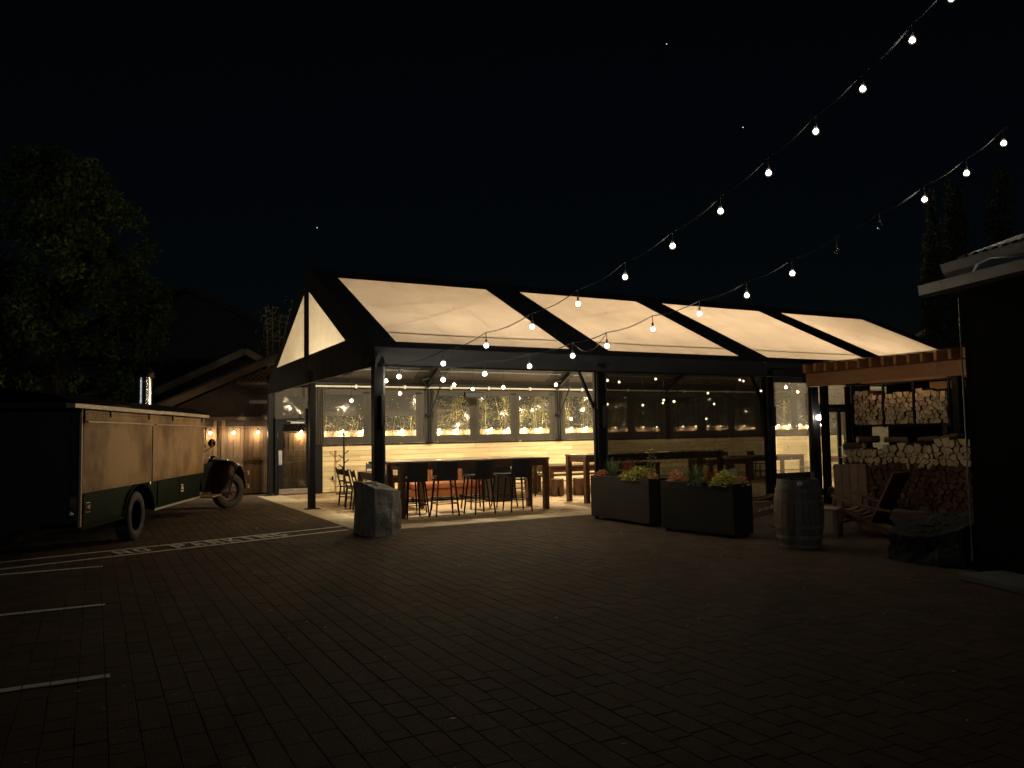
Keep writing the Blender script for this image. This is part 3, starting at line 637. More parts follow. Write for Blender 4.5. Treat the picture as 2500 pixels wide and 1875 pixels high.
def festoon(label, pts, start, end, off=(), slack=None, drop=.17):
    t = thing('string_light', label, 'string light', start, 0, 'festoon strings from the corner post'); s0 = Vector(start)
    tops = [Vector(start)] + [Vector(p)+Vector((0, 0, drop)) for p in pts] + [Vector(end)]
    path = []
    for i in range(len(tops)-1):
        a, b = tops[i], tops[i+1]
        for k in range(4):
            u = k/4; q = a.lerp(b, u); q.z -= .05*math.sin(math.pi*u)*((b-a).length/.8)
            path.append(q-s0)
    path.append(tops[-1]-s0)
    MB().tube(path, .0055, 5).build('cable', 'cable', t)
    MB().tube([p+Vector((.006*math.sin(i*.7), .006*math.cos(i*.9), .016*math.sin(i*.37))) for i, p in enumerate(path)], .0025, 4).build('guy_wire', 'cable', t)
    if slack:
        a, b = tops[slack], tops[slack+1]
        MB().tube([a.lerp(b, u/8)-s0-Vector((0, 0, .22*math.sin(math.pi*u/8))) for u in range(9)], .006, 5).build('slack_loop', 'cable', t)
    for i, p in enumerate(pts):
        q = Vector(p)-s0
        MB().tube([q+Vector((0, 0, .05)), q+Vector((0, 0, drop))], .006, 5).build('drop_cord', 'cable', t)
        put('socket', SM, t, q+Vector((0, 0, .012)))
        b = put('bulb', BM_OFF if i in off else BM_C, t, q)
        if i not in off: put('filament', FM_C, b, (0, 0, 0)); point_light(t, q+Vector((0, 0, -.12)), STR_W, COOL, .03)
        else: b['label'] = 'unlit clear bulb'
    return t
festoon('upper string of round bulbs rising steeply from corner post to the top right', SA, (-.02, -.11, 2.84), (5.9, -7.5, 7.9))
festoon('lower string of bulbs rising to the right with two unlit bulbs', SB, (-.0, -.12, 2.80), (8.1, -6.65, 6.4), off=(9, 10), slack=4)
for k, xx in enumerate((2.3, 6.9, 11.5, 16.1, 20.8)):  # added lamps, hidden by the front cloth, brighten back wall and floor
    o = thing('added_spotlight', f'{ORD[k]} added, unseen pair of spotlights from the left under the pavilion roof', 'spotlight', (xx, W/2, HR-.28 if k < 4 else 2.98), 0, 'added spotlights under the roof')
    MB().box(-.2, .2, -.03, .03, -.05, .02).build('track', 'black_steel', o)
    for nm, sx, aim, pw, ang in (('wall', -.12, Vector((0, 4.6, -4.1 if k < 4 else -1.9)), SPOT_W, 76), ('floor', .12, Vector((0, -1.7, -5.1)), SPOT_F, 56)):
        q = aim.to_track_quat('-Z', 'Y'); d = aim.normalized()
        MB().lathe([(0, .08), (.05, .075), (.06, 0), (.06, -.06), (.052, -.06), (.045, 0)], 14).build('lamp_head', 'black_steel', o, loc=Vector((sx, 0, -.12)), rot=q.to_euler())
        l = bpy.data.lights.new('spot', 'SPOT'); l.energy = pw if k < 4 else pw*.55; l.color = (1, .91, .64); l.spot_size = math.radians(ang); l.spot_blend = .6; l.shadow_soft_size = .04
        lo = bpy.data.objects.new('spot', l); C.objects.link(lo); lo.parent = o; lo.location = Vector((sx, 0, -.12))+d*.08; lo.rotation_euler = q.to_euler()
o = thing('door_lamp', 'bright white lamp on the dark post beside the glazed double door', 'wall lamp', (10.66, -.09, 1.86))
MB().box(-.05, .05, .0, .02, -.06, .06).build('back_plate', 'black_steel', o); MB().lathe([(0, -.06), (.035, -.055), (.05, -.02), (.05, .02), (.035, .05), (0, .055)], 14, (0, -.055, 0)).build('globe', 'filament_cool', o)
point_light(o, (0, -.14, 0), 9.0, (1, .93, .82), .035)

# ================================================================== SHED, FENCE, LIGHTS ON THE FENCE
YF = 10.3
sh = thing('board_shed', 'brown board shed with lattice in its gable behind the parked truck', 'shed', (0, YF, 0))
rf = random.Random(8); x = -5.2
bmesh_cache = {}
while x < .36:
    wd = rf.choice((.11, .14, .14, .17)); key = wd
    if key not in bmesh_cache: bmesh_cache[key] = (MB().box(0, wd-.006, 0, .022, .03, .96).mesh('board', 'fence_wood'), MB().box(0, wd-.006, 0, .022, 1.03, 1.93).mesh('board', 'fence_wood'))
    for me in bmesh_cache[key]: put('board', me, sh, (x, rf.uniform(-.006, .006), 0))
    x += wd
MB().box(-5.2, .36, -.025, .02, .965, 1.02).build('rail', 'fence_wood', sh)
MB().box(-5.2, .36, .02, .06, 0, 1.95).build('sheathing', 'black_wood', sh)
for x in (-1.32, -1.1, .34): MB().box(x-.045, x+.045, -.045, .0, .02, 2.1).build('post', 'fence_wood', sh)
MB().box(-5.3, .5, -.03, .03, 1.94, 2.1).build('frieze', 'brown_shingle', sh)
MB().box(-5.4, .55, -.12, .05, 2.105, 2.2).build('eave_board', 'brown_trim', sh)
ZP = 4.35; XP = 1.27
MB().prism([(-2.9, 2.21), (XP*2+2.9, 2.21), (XP, ZP-.17)], .0, .1, 'Y').build('gable_wall', 'brown_shingle', sh)
for sgn in (-1, 1):
    MB().bar((XP+sgn*4.35, -.1, ZP-4.35*.4725), (XP, -.1, ZP), .1, .2, up=(0, 0, 1)).build('rake_board', 'brown_trim', sh)
    MB().bar((XP+sgn*4.4, 2.0, ZP-4.4*.4725+.13), (XP, 2.0, ZP+.13), 4.3, .06).build('roof', 'roof_dark', sh)
la = MB()
for k in range(26):
    for dx, s in ((-.9, 1), (-.9, -1)):
        xs = -.7+k*.14
        x0, z0, x1, z1 = xs, 3.2, xs+s*.9, 4.1
        # keep only what lies under the rake
        if x1 < XP-.1 and x0 < XP: 
            def under(xx): return ZP-abs(XP-xx)*.4725-.16
            if z0 < under(x0):
                t = 1.0
                while t > .05 and (z0+(z1-z0)*t > under(x0+(x1-x0)*t)): t -= .05
                la.bar((x0, -.02, z0), (x0+(x1-x0)*t, -.02, z0+(z1-z0)*t), .03, .012, up=(0, 1, 0))
la.build('lattice', 'brown_trim', sh)
MB().box(-.75, 2.6, -.04, -.0, 3.13, 3.2).build('lattice_rail', 'brown_trim', sh)
fe = thing('board_fence', 'tall wooden board fence running behind the back windows of the pavilion', 'fence', (0, YF, 0))
x = .6
while x < 24:
    wd = rf.choice((.11, .14, .14)); key = ('f', wd)
    if key not in bmesh_cache: bmesh_cache[key] = MB().box(0, wd-.006, 0, .022, .03, 1.73).mesh('board', 'fence_wood')
    put('board', bmesh_cache[key], fe, (x, rf.uniform(-.005, .005), rf.uniform(-.01, .01))); x += wd
for k in range(11): MB().box(.55+k*2.35, .65+k*2.35, .024, .12, 0, 1.75).build('post', 'fence_wood', fe)
MB().box(.55, 24.1, -.03, .05, 1.745, 1.765).build('cap', 'fence_wood', fe)
def wall_string(label, xs, z, y, wgt):
    t = thing('fence_string_light', label, 'string light', (xs[0], y, z), 0, 'strings along the fence')
    path = []
    for i in range(len(xs)-1):
        for k in range(4): path.append((xs[i]-xs[0]+(xs[i+1]-xs[i])*k/4, 0, .1-.03*math.sin(math.pi*k/4)))
    path.append((xs[-1]-xs[0], 0, .1)); MB().tube(path, .006, 5).build('cable', 'cable', t)
    for x in xs:
        put('socket', SM, t, (x-xs[0], 0, .03)); b = put('bulb', BM_F, t, (x-xs[0], 0, 0)); put('filament', FM_W, b, (0, 0, 0)); point_light(t, (x-xs[0], -.0, -.115), wgt, WARM, .03)
wall_string('short string of bulbs washing the board wall behind the truck', [-3.3, -2.68, -2.07, -1.457, -.838, -.182], 1.80, YF-.17, FEN_W)
wall_string('long string of bulbs along the fence behind the back windows', [1.05+k*.621 for k in range(36)], 1.80, YF-.12, FEN_W*3.8)
# ================================================================== FURNITURE UNDER THE ROOF
def bar_table(label, x0, x1, y0, y1, h, leg=.11, top='table_top', legm='dark_wood', name='bar_table', inset=0.0):
    t = thing(name, label, 'table', (x0, y0, 0)); X, Y = x1-x0, y1-y0
    n = max(3, int(Y/.2))
    for i in range(n): MB().box(-.0, X, i*Y/n+.001, (i+1)*Y/n-.001, h-.045, h).build('top_board', top, t, bevel=.003)
    for (lx, ly) in ((inset, .02), (X-leg-.01, .02), (inset, Y-leg-.02), (X-leg-.01, Y-leg-.02)):
        MB().box(lx, lx+leg, ly, ly+leg, .0, h-.047).build('leg', legm, t, bevel=.006)
    for yy in (.045, Y-.075): MB().box(inset+leg, X-leg-.01, yy, yy+.03, h-.17, h-.047).build('apron', legm, t)
    for xx in (inset+.03, X-.07): MB().box(xx, xx+.03, leg+.02, Y-leg-.02, h-.17, h-.047).build('apron', legm, t)
    return t
bar_table('long bar-height wooden table with black stools in the open bay', .56, 4.25, 1.40, 2.28, 1.09, inset=.36)
bar_table('second bar-height wooden table running behind the dark tinted screen', 5.53, 9.65, 1.95, 2.85, 1.09)
bar_table('low long wooden dining table with stump stools behind the bar table', 6.05, 9.6, 4.40, 5.40, .755)
bar_table('small wooden dining table beside the three ladder-back chairs', 1.30, 2.1, 3.1, 5.5, .755)
bar_table('square low wooden table in front of the brown leather sofa', 4.05, 4.95, 4.2, 5.7, .755, top='pine', legm='black_wood')
MB_ = None
def bench(label, x0, x1, y0, y1, h):
    t = thing('bench', label, 'bench', (x0, y0, 0)); X, Y = x1-x0, y1-y0
    MB().box(0, X, 0, Y, h-.05, h).build('seat', 'table_top', t, bevel=.004)
    for lx in (.1, X-.2): MB().box(lx, lx+.1, .02, Y-.02, 0, h-.052).build('leg', 'dark_wood', t)
bench('long wooden bench on the far side of the low dining table', 6.3, 9.4, 5.65, 6.0, .46)

def bar_stool():
    t = thing('bar_stool', 'x', 'bar stool')
    for sx in (-1, 1):
        for sy in (-1, 1):
            MB().bar((sx*.235, sy*.225, 0), (sx*.17, sy*.165, .70), .024, .024).build('leg', 'black_steel', t)
    for sx in (-1, 1): MB().bar((sx*.212, -.2, .25), (sx*.212, .2, .25), .016, .016).build('foot_rail', 'black_steel', t)
    for sy, zz in ((-1, .25), (1, .25)): MB().bar((-.21, sy*.203, zz), (.21, sy*.203, zz), .016, .016).build('foot_rail', 'black_steel', t)
    MB().grid(8, 8, lambda u, v: (-.215+.43*u, -.2+.41*v, .745-.012*(1-(2*u-1)**2)-.01*v)).box(-.21, .21, -.195, .205, .695, .727).build('seat', 'black_seat', t, bevel=.012)
    def bk(u, v, o): return (-.215+.43*u*(1)-(.0)+.03*(.5-u)*v, -.2-.05*v-.035*(1-(2*u-1)**2)+o, .70+.375*v)
    mb = MB().grid(8, 6, lambda u, v: bk(u, v, 0)); mb.grid(8, 6, lambda u, v: bk(u, v, .035))
    for e in (0, 1): mb.grid(1, 6, lambda u, v: bk(e, v, .035*u)); mb.grid(8, 1, lambda u, v: bk(u, e, .035*v))
    mb.build('backrest', 'black_seat', t, recalc=True)
    return t
BS = bar_stool(); first = True
GS = 'black bar stools around the bar table'
spots = [(1.22, 1.52, .06, 'first black bar stool from the rock on the near side of the bar table'), (1.86, 1.48, -.12, 'second black bar stool from the rock on the near side of the bar table'),
         (2.62, 1.46, .1, 'third black bar stool from the rock on the near side of the bar table'), (3.48, 1.45, -.08, 'black bar stool nearest the right end of the bar table, near side'),
         (1.55, 2.5, math.pi+.1, 'leftmost black bar stool on the far side of the bar table'), (2.28, 2.46, math.pi-.15, 'second black bar stool from the left, far side of the bar table'),
         (3.02, 2.5, math.pi+.05, 'third black bar stool from the left, far side of the bar table'), (3.7, 2.46, math.pi-.2, 'rightmost black bar stool on the far side of the bar table')]
for (x, y, rz, lab) in spots:
    if first: BS.location = (x, y, 0); BS.rotation_euler = (0, 0, rz); BS['label'] = lab; BS['group'] = GS; first = False
    else: copy_tree(BS, None, (x, y, 0), rz, lab, GS)

def ladder_chair(wood='black_wood'):
    t = thing('dining_chair', 'x', 'chair')    # faces +Y
    for sx in (-1, 1):
        MB().bar((sx*.2, .19, 0), (sx*.195, .18, .44), .03, .03).build('leg', wood, t)
        MB().bar((sx*.19, -.24, 0), (sx*.19, -.19, .44), .03, .03).build('leg', wood, t)
        MB().bar((sx*.19, -.19, .44), (sx*.2, -.3, .88), .032, .028).build('back_post', wood, t)
    MB().box(-.225, .225, -.21, .225, .43, .455).build('seat', wood, t, bevel=.008)
    for z0, z1, yo in ((.72, .85, -.272), (.56, .6, -.225)):
        MB().grid(8, 1, lambda u, v: (-.19+.38*u, yo-.02*math.sin(math.pi*u)-.028*v, z0+(z1-z0)*v)).grid(8, 1, lambda u, v: (-.19+.38*u, yo+.016-.02*math.sin(math.pi*u)-.028*v, z0+(z1-z0)*v)).grid(8, 1, lambda u, v: (-.19+.38*u, yo-.028+.016*v-.02*math.sin(math.pi*u), z1)).build('back_slat', wood, t)
    for sx in (-1, 1): MB().bar((sx*.195, -.22, .2), (sx*.197, .18, .2), .018, .018).build('stretcher', wood, t)
    return t
LC = ladder_chair(); GC = 'dark dining chairs under the pavilion'
chs = [(1.0, 4.95, -math.pi/2+.1, 'farthest of three dark ladder-back chairs lined up beside the coat stand'), (.93, 4.2, -math.pi/2, 'middle one of three dark ladder-back chairs beside the coat stand'), (.9, 3.55, -math.pi/2-.1, 'nearest of three dark ladder-back chairs, just behind the rock'),
       (2.2, 7.2, 2.6, 'single dark chair near the pine wall behind the corner post'), (6.9, 6.6, math.pi, 'dark chair with curved top rail against the pine wall beside the bar table end'),
       (5.35, 4.6, 1.7, 'dark wooden chair pulled up to the right side of the low square table'), (4.95, 6.1, 3.3, 'dark wooden chair on the far side of the low square table'),
       (14.6, 7.2, 2.8, 'left dark chair seen above the tables through the clear panel'), (15.9, 7.0, 3.4, 'right dark chair seen above the tables through the clear panel'), (14.9, 4.0, .8, 'dark chair standing behind the glazed double door')]
for i, (x, y, rz, lab) in enumerate(chs):
    if i == 0: LC.location = (x, y, 0); LC.rotation_euler = (0, 0, rz); LC['label'] = lab; LC['group'] = GC
    else: copy_tree(LC, None, (x, y, 0), rz, lab, GC)
bar_table('wooden dining table seen through the clear panel, nearer one', 11.6, 13.2, 4.6, 5.6, .755)
bar_table('wooden dining table by the pine wall seen through the clear panel', 14.2, 16.6, 5.6, 6.6, .755)
bar_table('wooden table seen through the glazed double door', 15.6, 17.6, 3.0, 4.0, .755)

def stump(seed):
    t = thing('stump_stool', 'x', 'stool'); r = random.Random(seed); h = .44
    MB().lathe([(0, h), (.15, h), (.165, h-.01), (.17, h*.55)], 14).build('seat', 'dark_wood', t)
    for k in range(4):
        a = k*math.pi/2+.4; w0 = .34
        pts = []
        mb = MB(); vs = []
        for z, half, rr0 in ((h*.55, .74, .17), (0, .42, .165)):
            for da in (-half, 0, half): vs.append((rr0*math.cos(a+da), rr0*math.sin(a+da), z))
            for da in (half, 0, -half): vs.append((.05*math.cos(a+da), .05*math.sin(a+da), z))
        n = 6; fs = [tuple(range(n)), tuple(range(2*n-1, n-1, -1))] + [(i, (i+1) % n, (i+1) % n+n, i+n) for i in range(n)]
        mb.add(vs, fs).build('leg', 'dark_wood', t)
    return t
ST = stump(1)
sps = [(6.12, 4.2, 0, 'carved wooden stump stool at the left end of the low dining table'), (6.72, 4.1, .5, 'carved wooden stump stool just right of the bar table leg'), (7.45, 4.15, .2, 'darker carved stump stool right of the table leg in the gap'), (7.95, 4.12, .8, 'carved stump stool closest to the left planter under the low table')]
for i, (x, y, rz, lab) in enumerate(sps):
    if i == 0: ST.location = (x, y, 0); ST['label'] = lab; ST['group'] = 'carved stump stools'
    else: copy_tree(ST, None, (x, y, 0), rz, lab, 'carved stump stools')

so = thing('leather_sofa', 'brown leather banquette sofa with channelled back behind the bar stools', 'sofa', (2.35, 4.55, 0), 0)
MB().box(-.02, 2.2, .2, .95, .12, .3).build('base', 'leather', so, bevel=.02)
for i in range(2): MB().box(.02+i*1.12, 1.08+i*1.12, .12, .85, .305, .47).build('seat_cushion', 'leather', so, bevel=.05)
nb = 14
for i in range(nb):
    MB().grid(6, 6, lambda u, v: (.02+i*2.16/nb+2.16/nb*u, .86-.05*math.sin(math.pi*u)+.1*v, .46+.4*v)).build('back_channel', 'leather', so)
MB().box(0, 2.2, .97, 1.06, .12, .87).build('back_panel', 'leather', so, bevel=.02)
for lx in (.1, 2.05):
    for ly in (.3, .9): MB().box(lx, lx+.05, ly, ly+.05, 0, .118).build('leg', 'black_wood', so)
o = thing('ottoman_block', 'dark square plinth block standing behind the fourth bar stool', 'plinth', (4.0, 3.6, 0))
MB().box(0, .5, 0, .45, .0, .68).build('block', 'black_wood', o, bevel=.01); MB().box(-.01, .51, -.01, .46, .682, .71).build('top', 'black_wood', o)
# coat stand
cs = thing('coat_stand', 'black coat stand with angled pegs against the pine wall', 'coat stand', (1.87, 8.62, 0))
MB().lathe([(0, .03), (.22, .025), (.225, .005), (0, 0)], 24).build('base', 'black_steel', cs)
MB().tube([(0, 0, .02), (0, 0, 1.76)], .025).build('pole', 'black_steel', cs)
for k, (z, s) in enumerate(((1.72, -1), (1.56, 1), (1.2, 1), (1.08, -1), (.95, 1), (.82, -1))):
    MB().tube([(0, 0, z-.1), (s*.14, .02, z)], .014).build('peg', 'black_steel', cs)
# ================================================================== THE OLD TRUCK
TR = thing('vintage_truck', 'old box truck with tan side panels, green lockers and maroon front fender', 'truck', (-3.657, 1.11, 0), math.radians(68.82))
def T(mb, n, m, parent=TR, **k): return mb.build(n, m, parent, **k)
ar = [(.055+.69*math.cos(a), .40+.49*math.sin(a)) for a in [math.pi*k/16 for k in range(17)]]
outl = [(3.62, .42), (3.62, .905), (-2.2, .905), (-2.2, .42), (-.635, .40)] + ar[::-1][1:-1] + [(.745, .40)]
tri = tessellate_polygon([[Vector((u, v, 0)) for u, v in outl]])
mb = MB()
for yy in (.0, .03): mb.add([(u, yy, v) for u, v in outl], [tuple(t) for t in tri])
n_ = len(outl); mb.add([(u, 0, v) for u, v in outl]+[(u, .03, v) for u, v in outl], [(i, (i+1) % n_, (i+1) % n_+n_, i+n_) for i in range(n_)])
T(mb, 'skirt', 'truck_green')
mb = MB().tube([(u, -.012, v) for u, v in ar], .022, 6); T(mb, 'wheel_arch', 'truck_green')
T(MB().box(-2.2, 3.62, .5, 2.05, .42, .9), 'underbody', 'truck_black')
T(MB().box(-2.2, -.64, .03, .5, .42, .44).box(.75, 3.62, .03, .5, .42, .44).box(-2.2, 3.62, .03, .5, .88, .9), 'floor_pan', 'truck_black')
T(MB().box(-2.25, 3.7, 0, 2.08, .905, 2.03), 'box_body', 'truck_black', bevel=.02)
for a, b in ((.1, 1.03), (1.05, 1.98)): T(MB().box(-2.262, -2.252, a, b, .5, 1.95), 'rear_door', 'truck_black', bevel=.004)
for (a, b) in ((-2.19, .555), (.58, 3.78)):
    p = MB().grid(18, 16, lambda u, v: (a+(b-a)*u, -.035 - (.02 if v > .86 else 0) - .006*noise.noise(Vector((a+u*2.5, v*2, 3))), .895+1.115*v))
    p.box(a, b, -.03, -.004, .9, 2.0); o = T(p, 'side_hatch', 'truck_panel')
    T(MB().box(a+.03, b-.03, -.085, -.05, 1.845, 1.862), 'hatch_lip', 'truck_trim', o)
    for hx in (a+.62*(b-a)*.5, b-.25): T(MB().box(hx-.012, hx+.012, -.075, -.05, 1.93, 2.02), 'hinge', 'truck_black', o)
T(MB().box(.556, .579, -.046, -.03, .9, 2.0), 'hatch_seam', 'truck_black')
T(MB().box(-2.235, -2.2, -.03, .0, .45, 2.02), 'corner_strip', 'truck_trim')
T(MB().box(-2.72, .7, -.14, -.02, 2.022, 2.085).box(.702, 3.8, -.14, -.02, 2.03, 2.092), 'roof_trim', 'truck_trim', bevel=.005)
T(MB().grid(4, 18, lambda u, v: (-2.74+6.6*u, -.15+2.44*v, 2.095+.2*math.sin(math.pi*v)**.7+.015*math.sin(u*9))), 'roof', 'truck_black')
T(MB().box(-2.74, 3.85, -.02, 2.25, 2.03, 2.09), 'roof_frame', 'truck_black')
for a, b in ((-2.1, -.78), (.96, 2.17), (2.19, 3.5)): T(MB().box(a, b, -.014, -.001, .465, .87), 'locker_door', 'truck_green', bevel=.004)
T(MB().box(-2.2, -.66, -.03, .0, .395, .43), 'sill', 'truck_green', bevel=.008)
T(MB().box(.75, 3.6, -.02, .0, .385, .42), 'sill', 'galv')
for lx, lz in ((-1.98, .69), (2.33, .67)):
    l = T(MB().box(lx-.07, lx+.07, -.024, -.014, lz-.07, lz-.055).box(lx-.07, lx+.07, -.024, -.014, lz+.055, lz+.07).box(lx-.07, lx-.055, -.024, -.014, lz-.055, lz+.055).box(lx+.055, lx+.07, -.024, -.014, lz-.055, lz+.055), 'latch', 'chrome')
    T(MB().box(lx-.03, lx+.03, -.03, -.014, lz-.02, lz+.03), 'handle', 'chrome', l)
T(MB().lathe([(0, -.03), (.03, -.025), (.035, 0)], 10, (.5, -.01, .87), axis='Y'), 'marker_light', 'galv')
def wheel(loc, rz, r=.385, wd=.24, deep=True, rimm='rim'):
    wr = bpy.data.objects.new('wheel', None); C.objects.link(wr); wr.parent = TR; wr.location = loc; wr.rotation_euler = (0, 0, rz)
    T(MB().lathe([(r*.62, wd*.42), (r*.7, wd*.5), (r*.9, wd*.5), (r*.975, wd*.42), (r, wd*.3), (r, -wd*.3), (r*.975, -wd*.42), (r*.9, -wd*.5), (r*.7, -wd*.5), (r*.62, -wd*.42)], 40, axis='Y'), 'tyre', 'tyre', wr)
    tb = MB()
    for k in range(44):
        a = 2*math.pi*k/44
        for s in (-1, 1):
            c, sn = math.cos(a+s*.03), math.sin(a+s*.03)
            tb.bar(((r-.004)*c, s*wd*.1, (r-.004)*sn), ((r-.012)*c, s*wd*.43, (r-.012)*sn), .026, .02, up=(c, 0, sn))
    T(tb, 'tread', 'tyre', wr)
    if deep: T(MB().lathe([(r*.62, -wd*.42), (r*.6, -wd*.3), (r*.58, .02), (r*.3, .05), (r*.28, .02), (.0, .02)], 32, axis='Y'), 'rim', 'truck_black', wr)
    else:
        T(MB().lathe([(r*.62, -wd*.42), (r*.6, -wd*.34), (r*.55, -wd*.2), (r*.45, -wd*.16), (r*.3, -wd*.3), (r*.24, -wd*.42), (r*.14, -wd*.5), (0, -wd*.5)], 32, axis='Y'), 'rim', rimm, wr)
        nb = MB()
        for k in range(8):
            a = 2*math.pi*k/8; nb.lathe([(0, -.012), (.014, -.01), (.014, .02)], 6, (r*.34*math.cos(a), -wd*.3, r*.34*math.sin(a)), axis='Y')
        T(nb, 'wheel_nut', 'galv', wr)
    return wr
wheel((0, .12, .385), 0); wheel((0, 1.9, .385), 0)
wheel((5.5, -.13, .4), -.66, .4, .2, False); wheel((5.5, 2.1, .4), -.62, .395, .2, False)
rv = MB()
for k in range(38):
    for zz in (.93, 1.97): rv.lathe([(0, -.007), (.008, -.004), (.01, .002)], 6, (-2.12+k*.158, -.043 if zz < 1 else -.062, zz), axis='Y')
tag(T(rv, 'rivets', 'truck_trim'), kind='stuff')
for yy in (.08, 2.0): T(MB().lathe([(0, -.05), (.05, -.045), (.06, -.01), (.06, .0)], 16, (-2.255, yy, .62), axis='X'), 'tail_lamp', 'truck_maroon')
# front end: hood, fenders, running boards
fp = [(4.35, .43), (4.55, .5), (4.75, .68), (4.95, .88), (5.2, 1.03), (5.45, 1.085), (5.7, 1.05), (5.92, .92), (6.08, .72), (6.15, .5)]
for y0, sg in ((-.38, 1), (2.4, -1)):
    def fen(u, v, d=0):
        t = u*(len(fp)-1); i = min(int(t), len(fp)-2); k = t-i; s = fp[i][0]*(1-k)+fp[i+1][0]*k; z = fp[i][1]*(1-k)+fp[i+1][1]*k
        a = v*math.pi*.5; drop = .1*(1-math.sin(min(1, v*2.2)*math.pi/2))
        return (s-(d if u > .5 else -d)*.3, y0+sg*(.62*v), z-drop+.05*v-d)
    mb = MB().grid(30, 10, lambda u, v: fen(u, v)); mb.grid(30, 10, lambda u, v: fen(u, v, .018))
    f = T(mb, 'fender', 'truck_maroon')
    T(MB().tube([Vector(fen(k/30, 0))+Vector((0, sg*.0, -.005)) for k in range(31)], .014, 6), 'fender_bead', 'truck_maroon', f)
T(MB().grid(10, 6, lambda u, v: (4.3+1.1*u, .12+.02*math.sin(v*3), .4+(.65+.05*u)*v)), 'inner_fender', 'truck_black')
T(MB().box(3.62, 4.6, -.26, .3, .37, .4), 'running_board', 'truck_trim', bevel=.006); T(MB().box(3.62, 4.6, 1.8, 2.15, .37, .4), 'running_board', 'truck_trim')
T(MB().prism([(.5, .55), (.5, 1.15), (.58, 1.34), (.8, 1.45), (1.25, 1.45), (1.47, 1.34), (1.55, 1.15), (1.55, .55)], 3.7, 5.75, 'X'), 'hood', 'truck_black', bevel=.03)
lv = MB()
for k in range(9): lv.bar((4.3+.13*k, .49, .86), (4.34+.13*k, .49, 1.12), .05, .02)
for k in range(4): lv.box(3.95, 5.6, .485, .5, 1.16+k*.035, 1.172+k*.035)
T(lv, 'louvre', 'galv')
T(MB().box(5.76, 5.86, .52, 1.53, .5, 1.42), 'radiator', 'chrome', bevel=.03)
for yy in (.28, 1.77): T(MB().lathe([(0, -.14), (.07, -.1), (.11, 0), (.115, .05), (0, .07)], 18, (5.75, yy, 1.08), axis='X'), 'headlight', 'chrome')
for zz in (.75, .43): T(MB().box(6.35, 6.52, -.4, 2.4, zz-.05, zz+.05), 'bumper_plank', 'truck_trim', bevel=.01)
T(MB().box(6.1, 6.36, .1, .2, .5, .62).box(6.1, 6.36, 1.8, 1.9, .5, .62), 'bumper_bracket', 'truck_black')
T(MB().tube([(3.75, .02, 1.75), (4.0, .0, 1.86), (4.12, .02, 1.8), (4.2, .05, 1.4)], .014, 6), 'windscreen_frame', 'chrome')
mi = T(MB().lathe([(0, -.03), (.07, -.02), (.085, 0), (.07, .012), (0, .014)], 18, (4.1, -.12, 1.5), axis='X'), 'mirror', 'chrome'); T(MB().tube([(4.1, -.12, 1.42), (4.0, .2, 1.2)], .01, 6), 'mirror_arm', 'truck_black', mi)
T(MB().box(3.7, 4.1, .3, 1.75, 1.15, 1.3), 'scuttle', 'truck_black', bevel=.02)
fl_ = T(MB().lathe([(0, 2.1), (.15, 2.1), (.15, 2.72), (.14, 2.73), (.14, 2.76)], 24, (1.82, .54, 0)), 'flue_pipe', 'stainless')
T(MB().lathe([(.15, 2.74), (.19, 2.745), (.19, 2.77), (.16, 2.775), (.16, 2.81), (.19, 2.815), (.18, 2.85), (0, 2.9)], 24, (1.82, .54, 0)), 'flue_cap', 'truck_black', fl_)

# ================================================================== STONES
def stone(name, label, base, zt, matn, seed, amp, notch=None, sub=26):
    """angular block: base polygon tapered to sloping top, broken surface"""
    rs = random.Random(seed); n = len(base); cx = sum(p[0] for p in base)/n; cy = sum(p[1] for p in base)/n
    t = thing(name, label, 'rock', (cx, cy, 0)); mb = MB(); pts = [(p[0]-cx, p[1]-cy) for p in base]
    def side(u):
        k = u*n; i = int(k) % n; f = k-int(k); a, b = pts[i], pts[(i+1) % n]; za, zb = zt[i], zt[(i+1) % n]
        return (a[0]*(1-f)+b[0]*f, a[1]*(1-f)+b[1]*f, za*(1-f)+zb*f)
    off = Vector((seed*3.7, seed, 0))
    def disp(p, k=1):
        v = Vector(p); d = noise.fractal(v*3.1+off, 1.0, 2.0, 5)*amp*k + noise.cell(v*4.3+off)*amp*.25*k
        r = Vector((v.x, v.y, 0)); r = r.normalized() if r.length > .01 else Vector((0, 0, 1))
        return v + r*d + Vector((0, 0, .3*d if v.z > .02 else 0))
    nu, nv = n*14, 18
    def sf(u, v):
        x, y, z = side(u if u < 1 else 0); tp = 1-.07*v; return disp((x*tp, y*tp, z*v))
    mb.grid(nu, nv, sf, sm=False)
    def tf(u, v):
        x, y, z = side(u if u < 1 else 0); k = .93*(1-v); zc = sum(zt)/n; zz = z*(1-v)+zc*v
        p = disp((x*k, y*k, zz), 1-.3*v)
        if notch:
            d = math.hypot(p.x-notch[0], p.y-notch[1])
            p.z -= notch[3]*(1 if d < notch[2]*.7 else max(0, 1-(d-notch[2]*.7)/(notch[2]*.3)))
        p.z += .02*noise.fractal(Vector(p)*11+off, 1.0, 2.0, 4)*(v > .02)
        return p
    mb.grid(nu, 16, tf, sm=False)
    mb.build('block', matn, t, recalc=True); return t
stone('basalt_block', 'squat grey basalt block with a chipped top at the corner post', [(-.45, -.05), (-.47, -.55), (-.36, -.92), (-.02, -.83), (.2, -.62), (.14, -.2), (-.1, -.12)], [.84, .85, .76, .72, .68, .74, .83], 'basalt', 4, .034, (-.06, .08, .13, .07))
stone('dark_boulder', 'dark rough boulder lying at the foot of the building on the right', [(4.35, -7.45), (4.2, -7.0), (4.3, -6.55), (4.75, -6.35), (5.2, -6.6), (5.2, -7.3), (4.8, -7.5)], [.42, .3, .32, .42, .5, .55, .5], 'boulder', 9, .12)

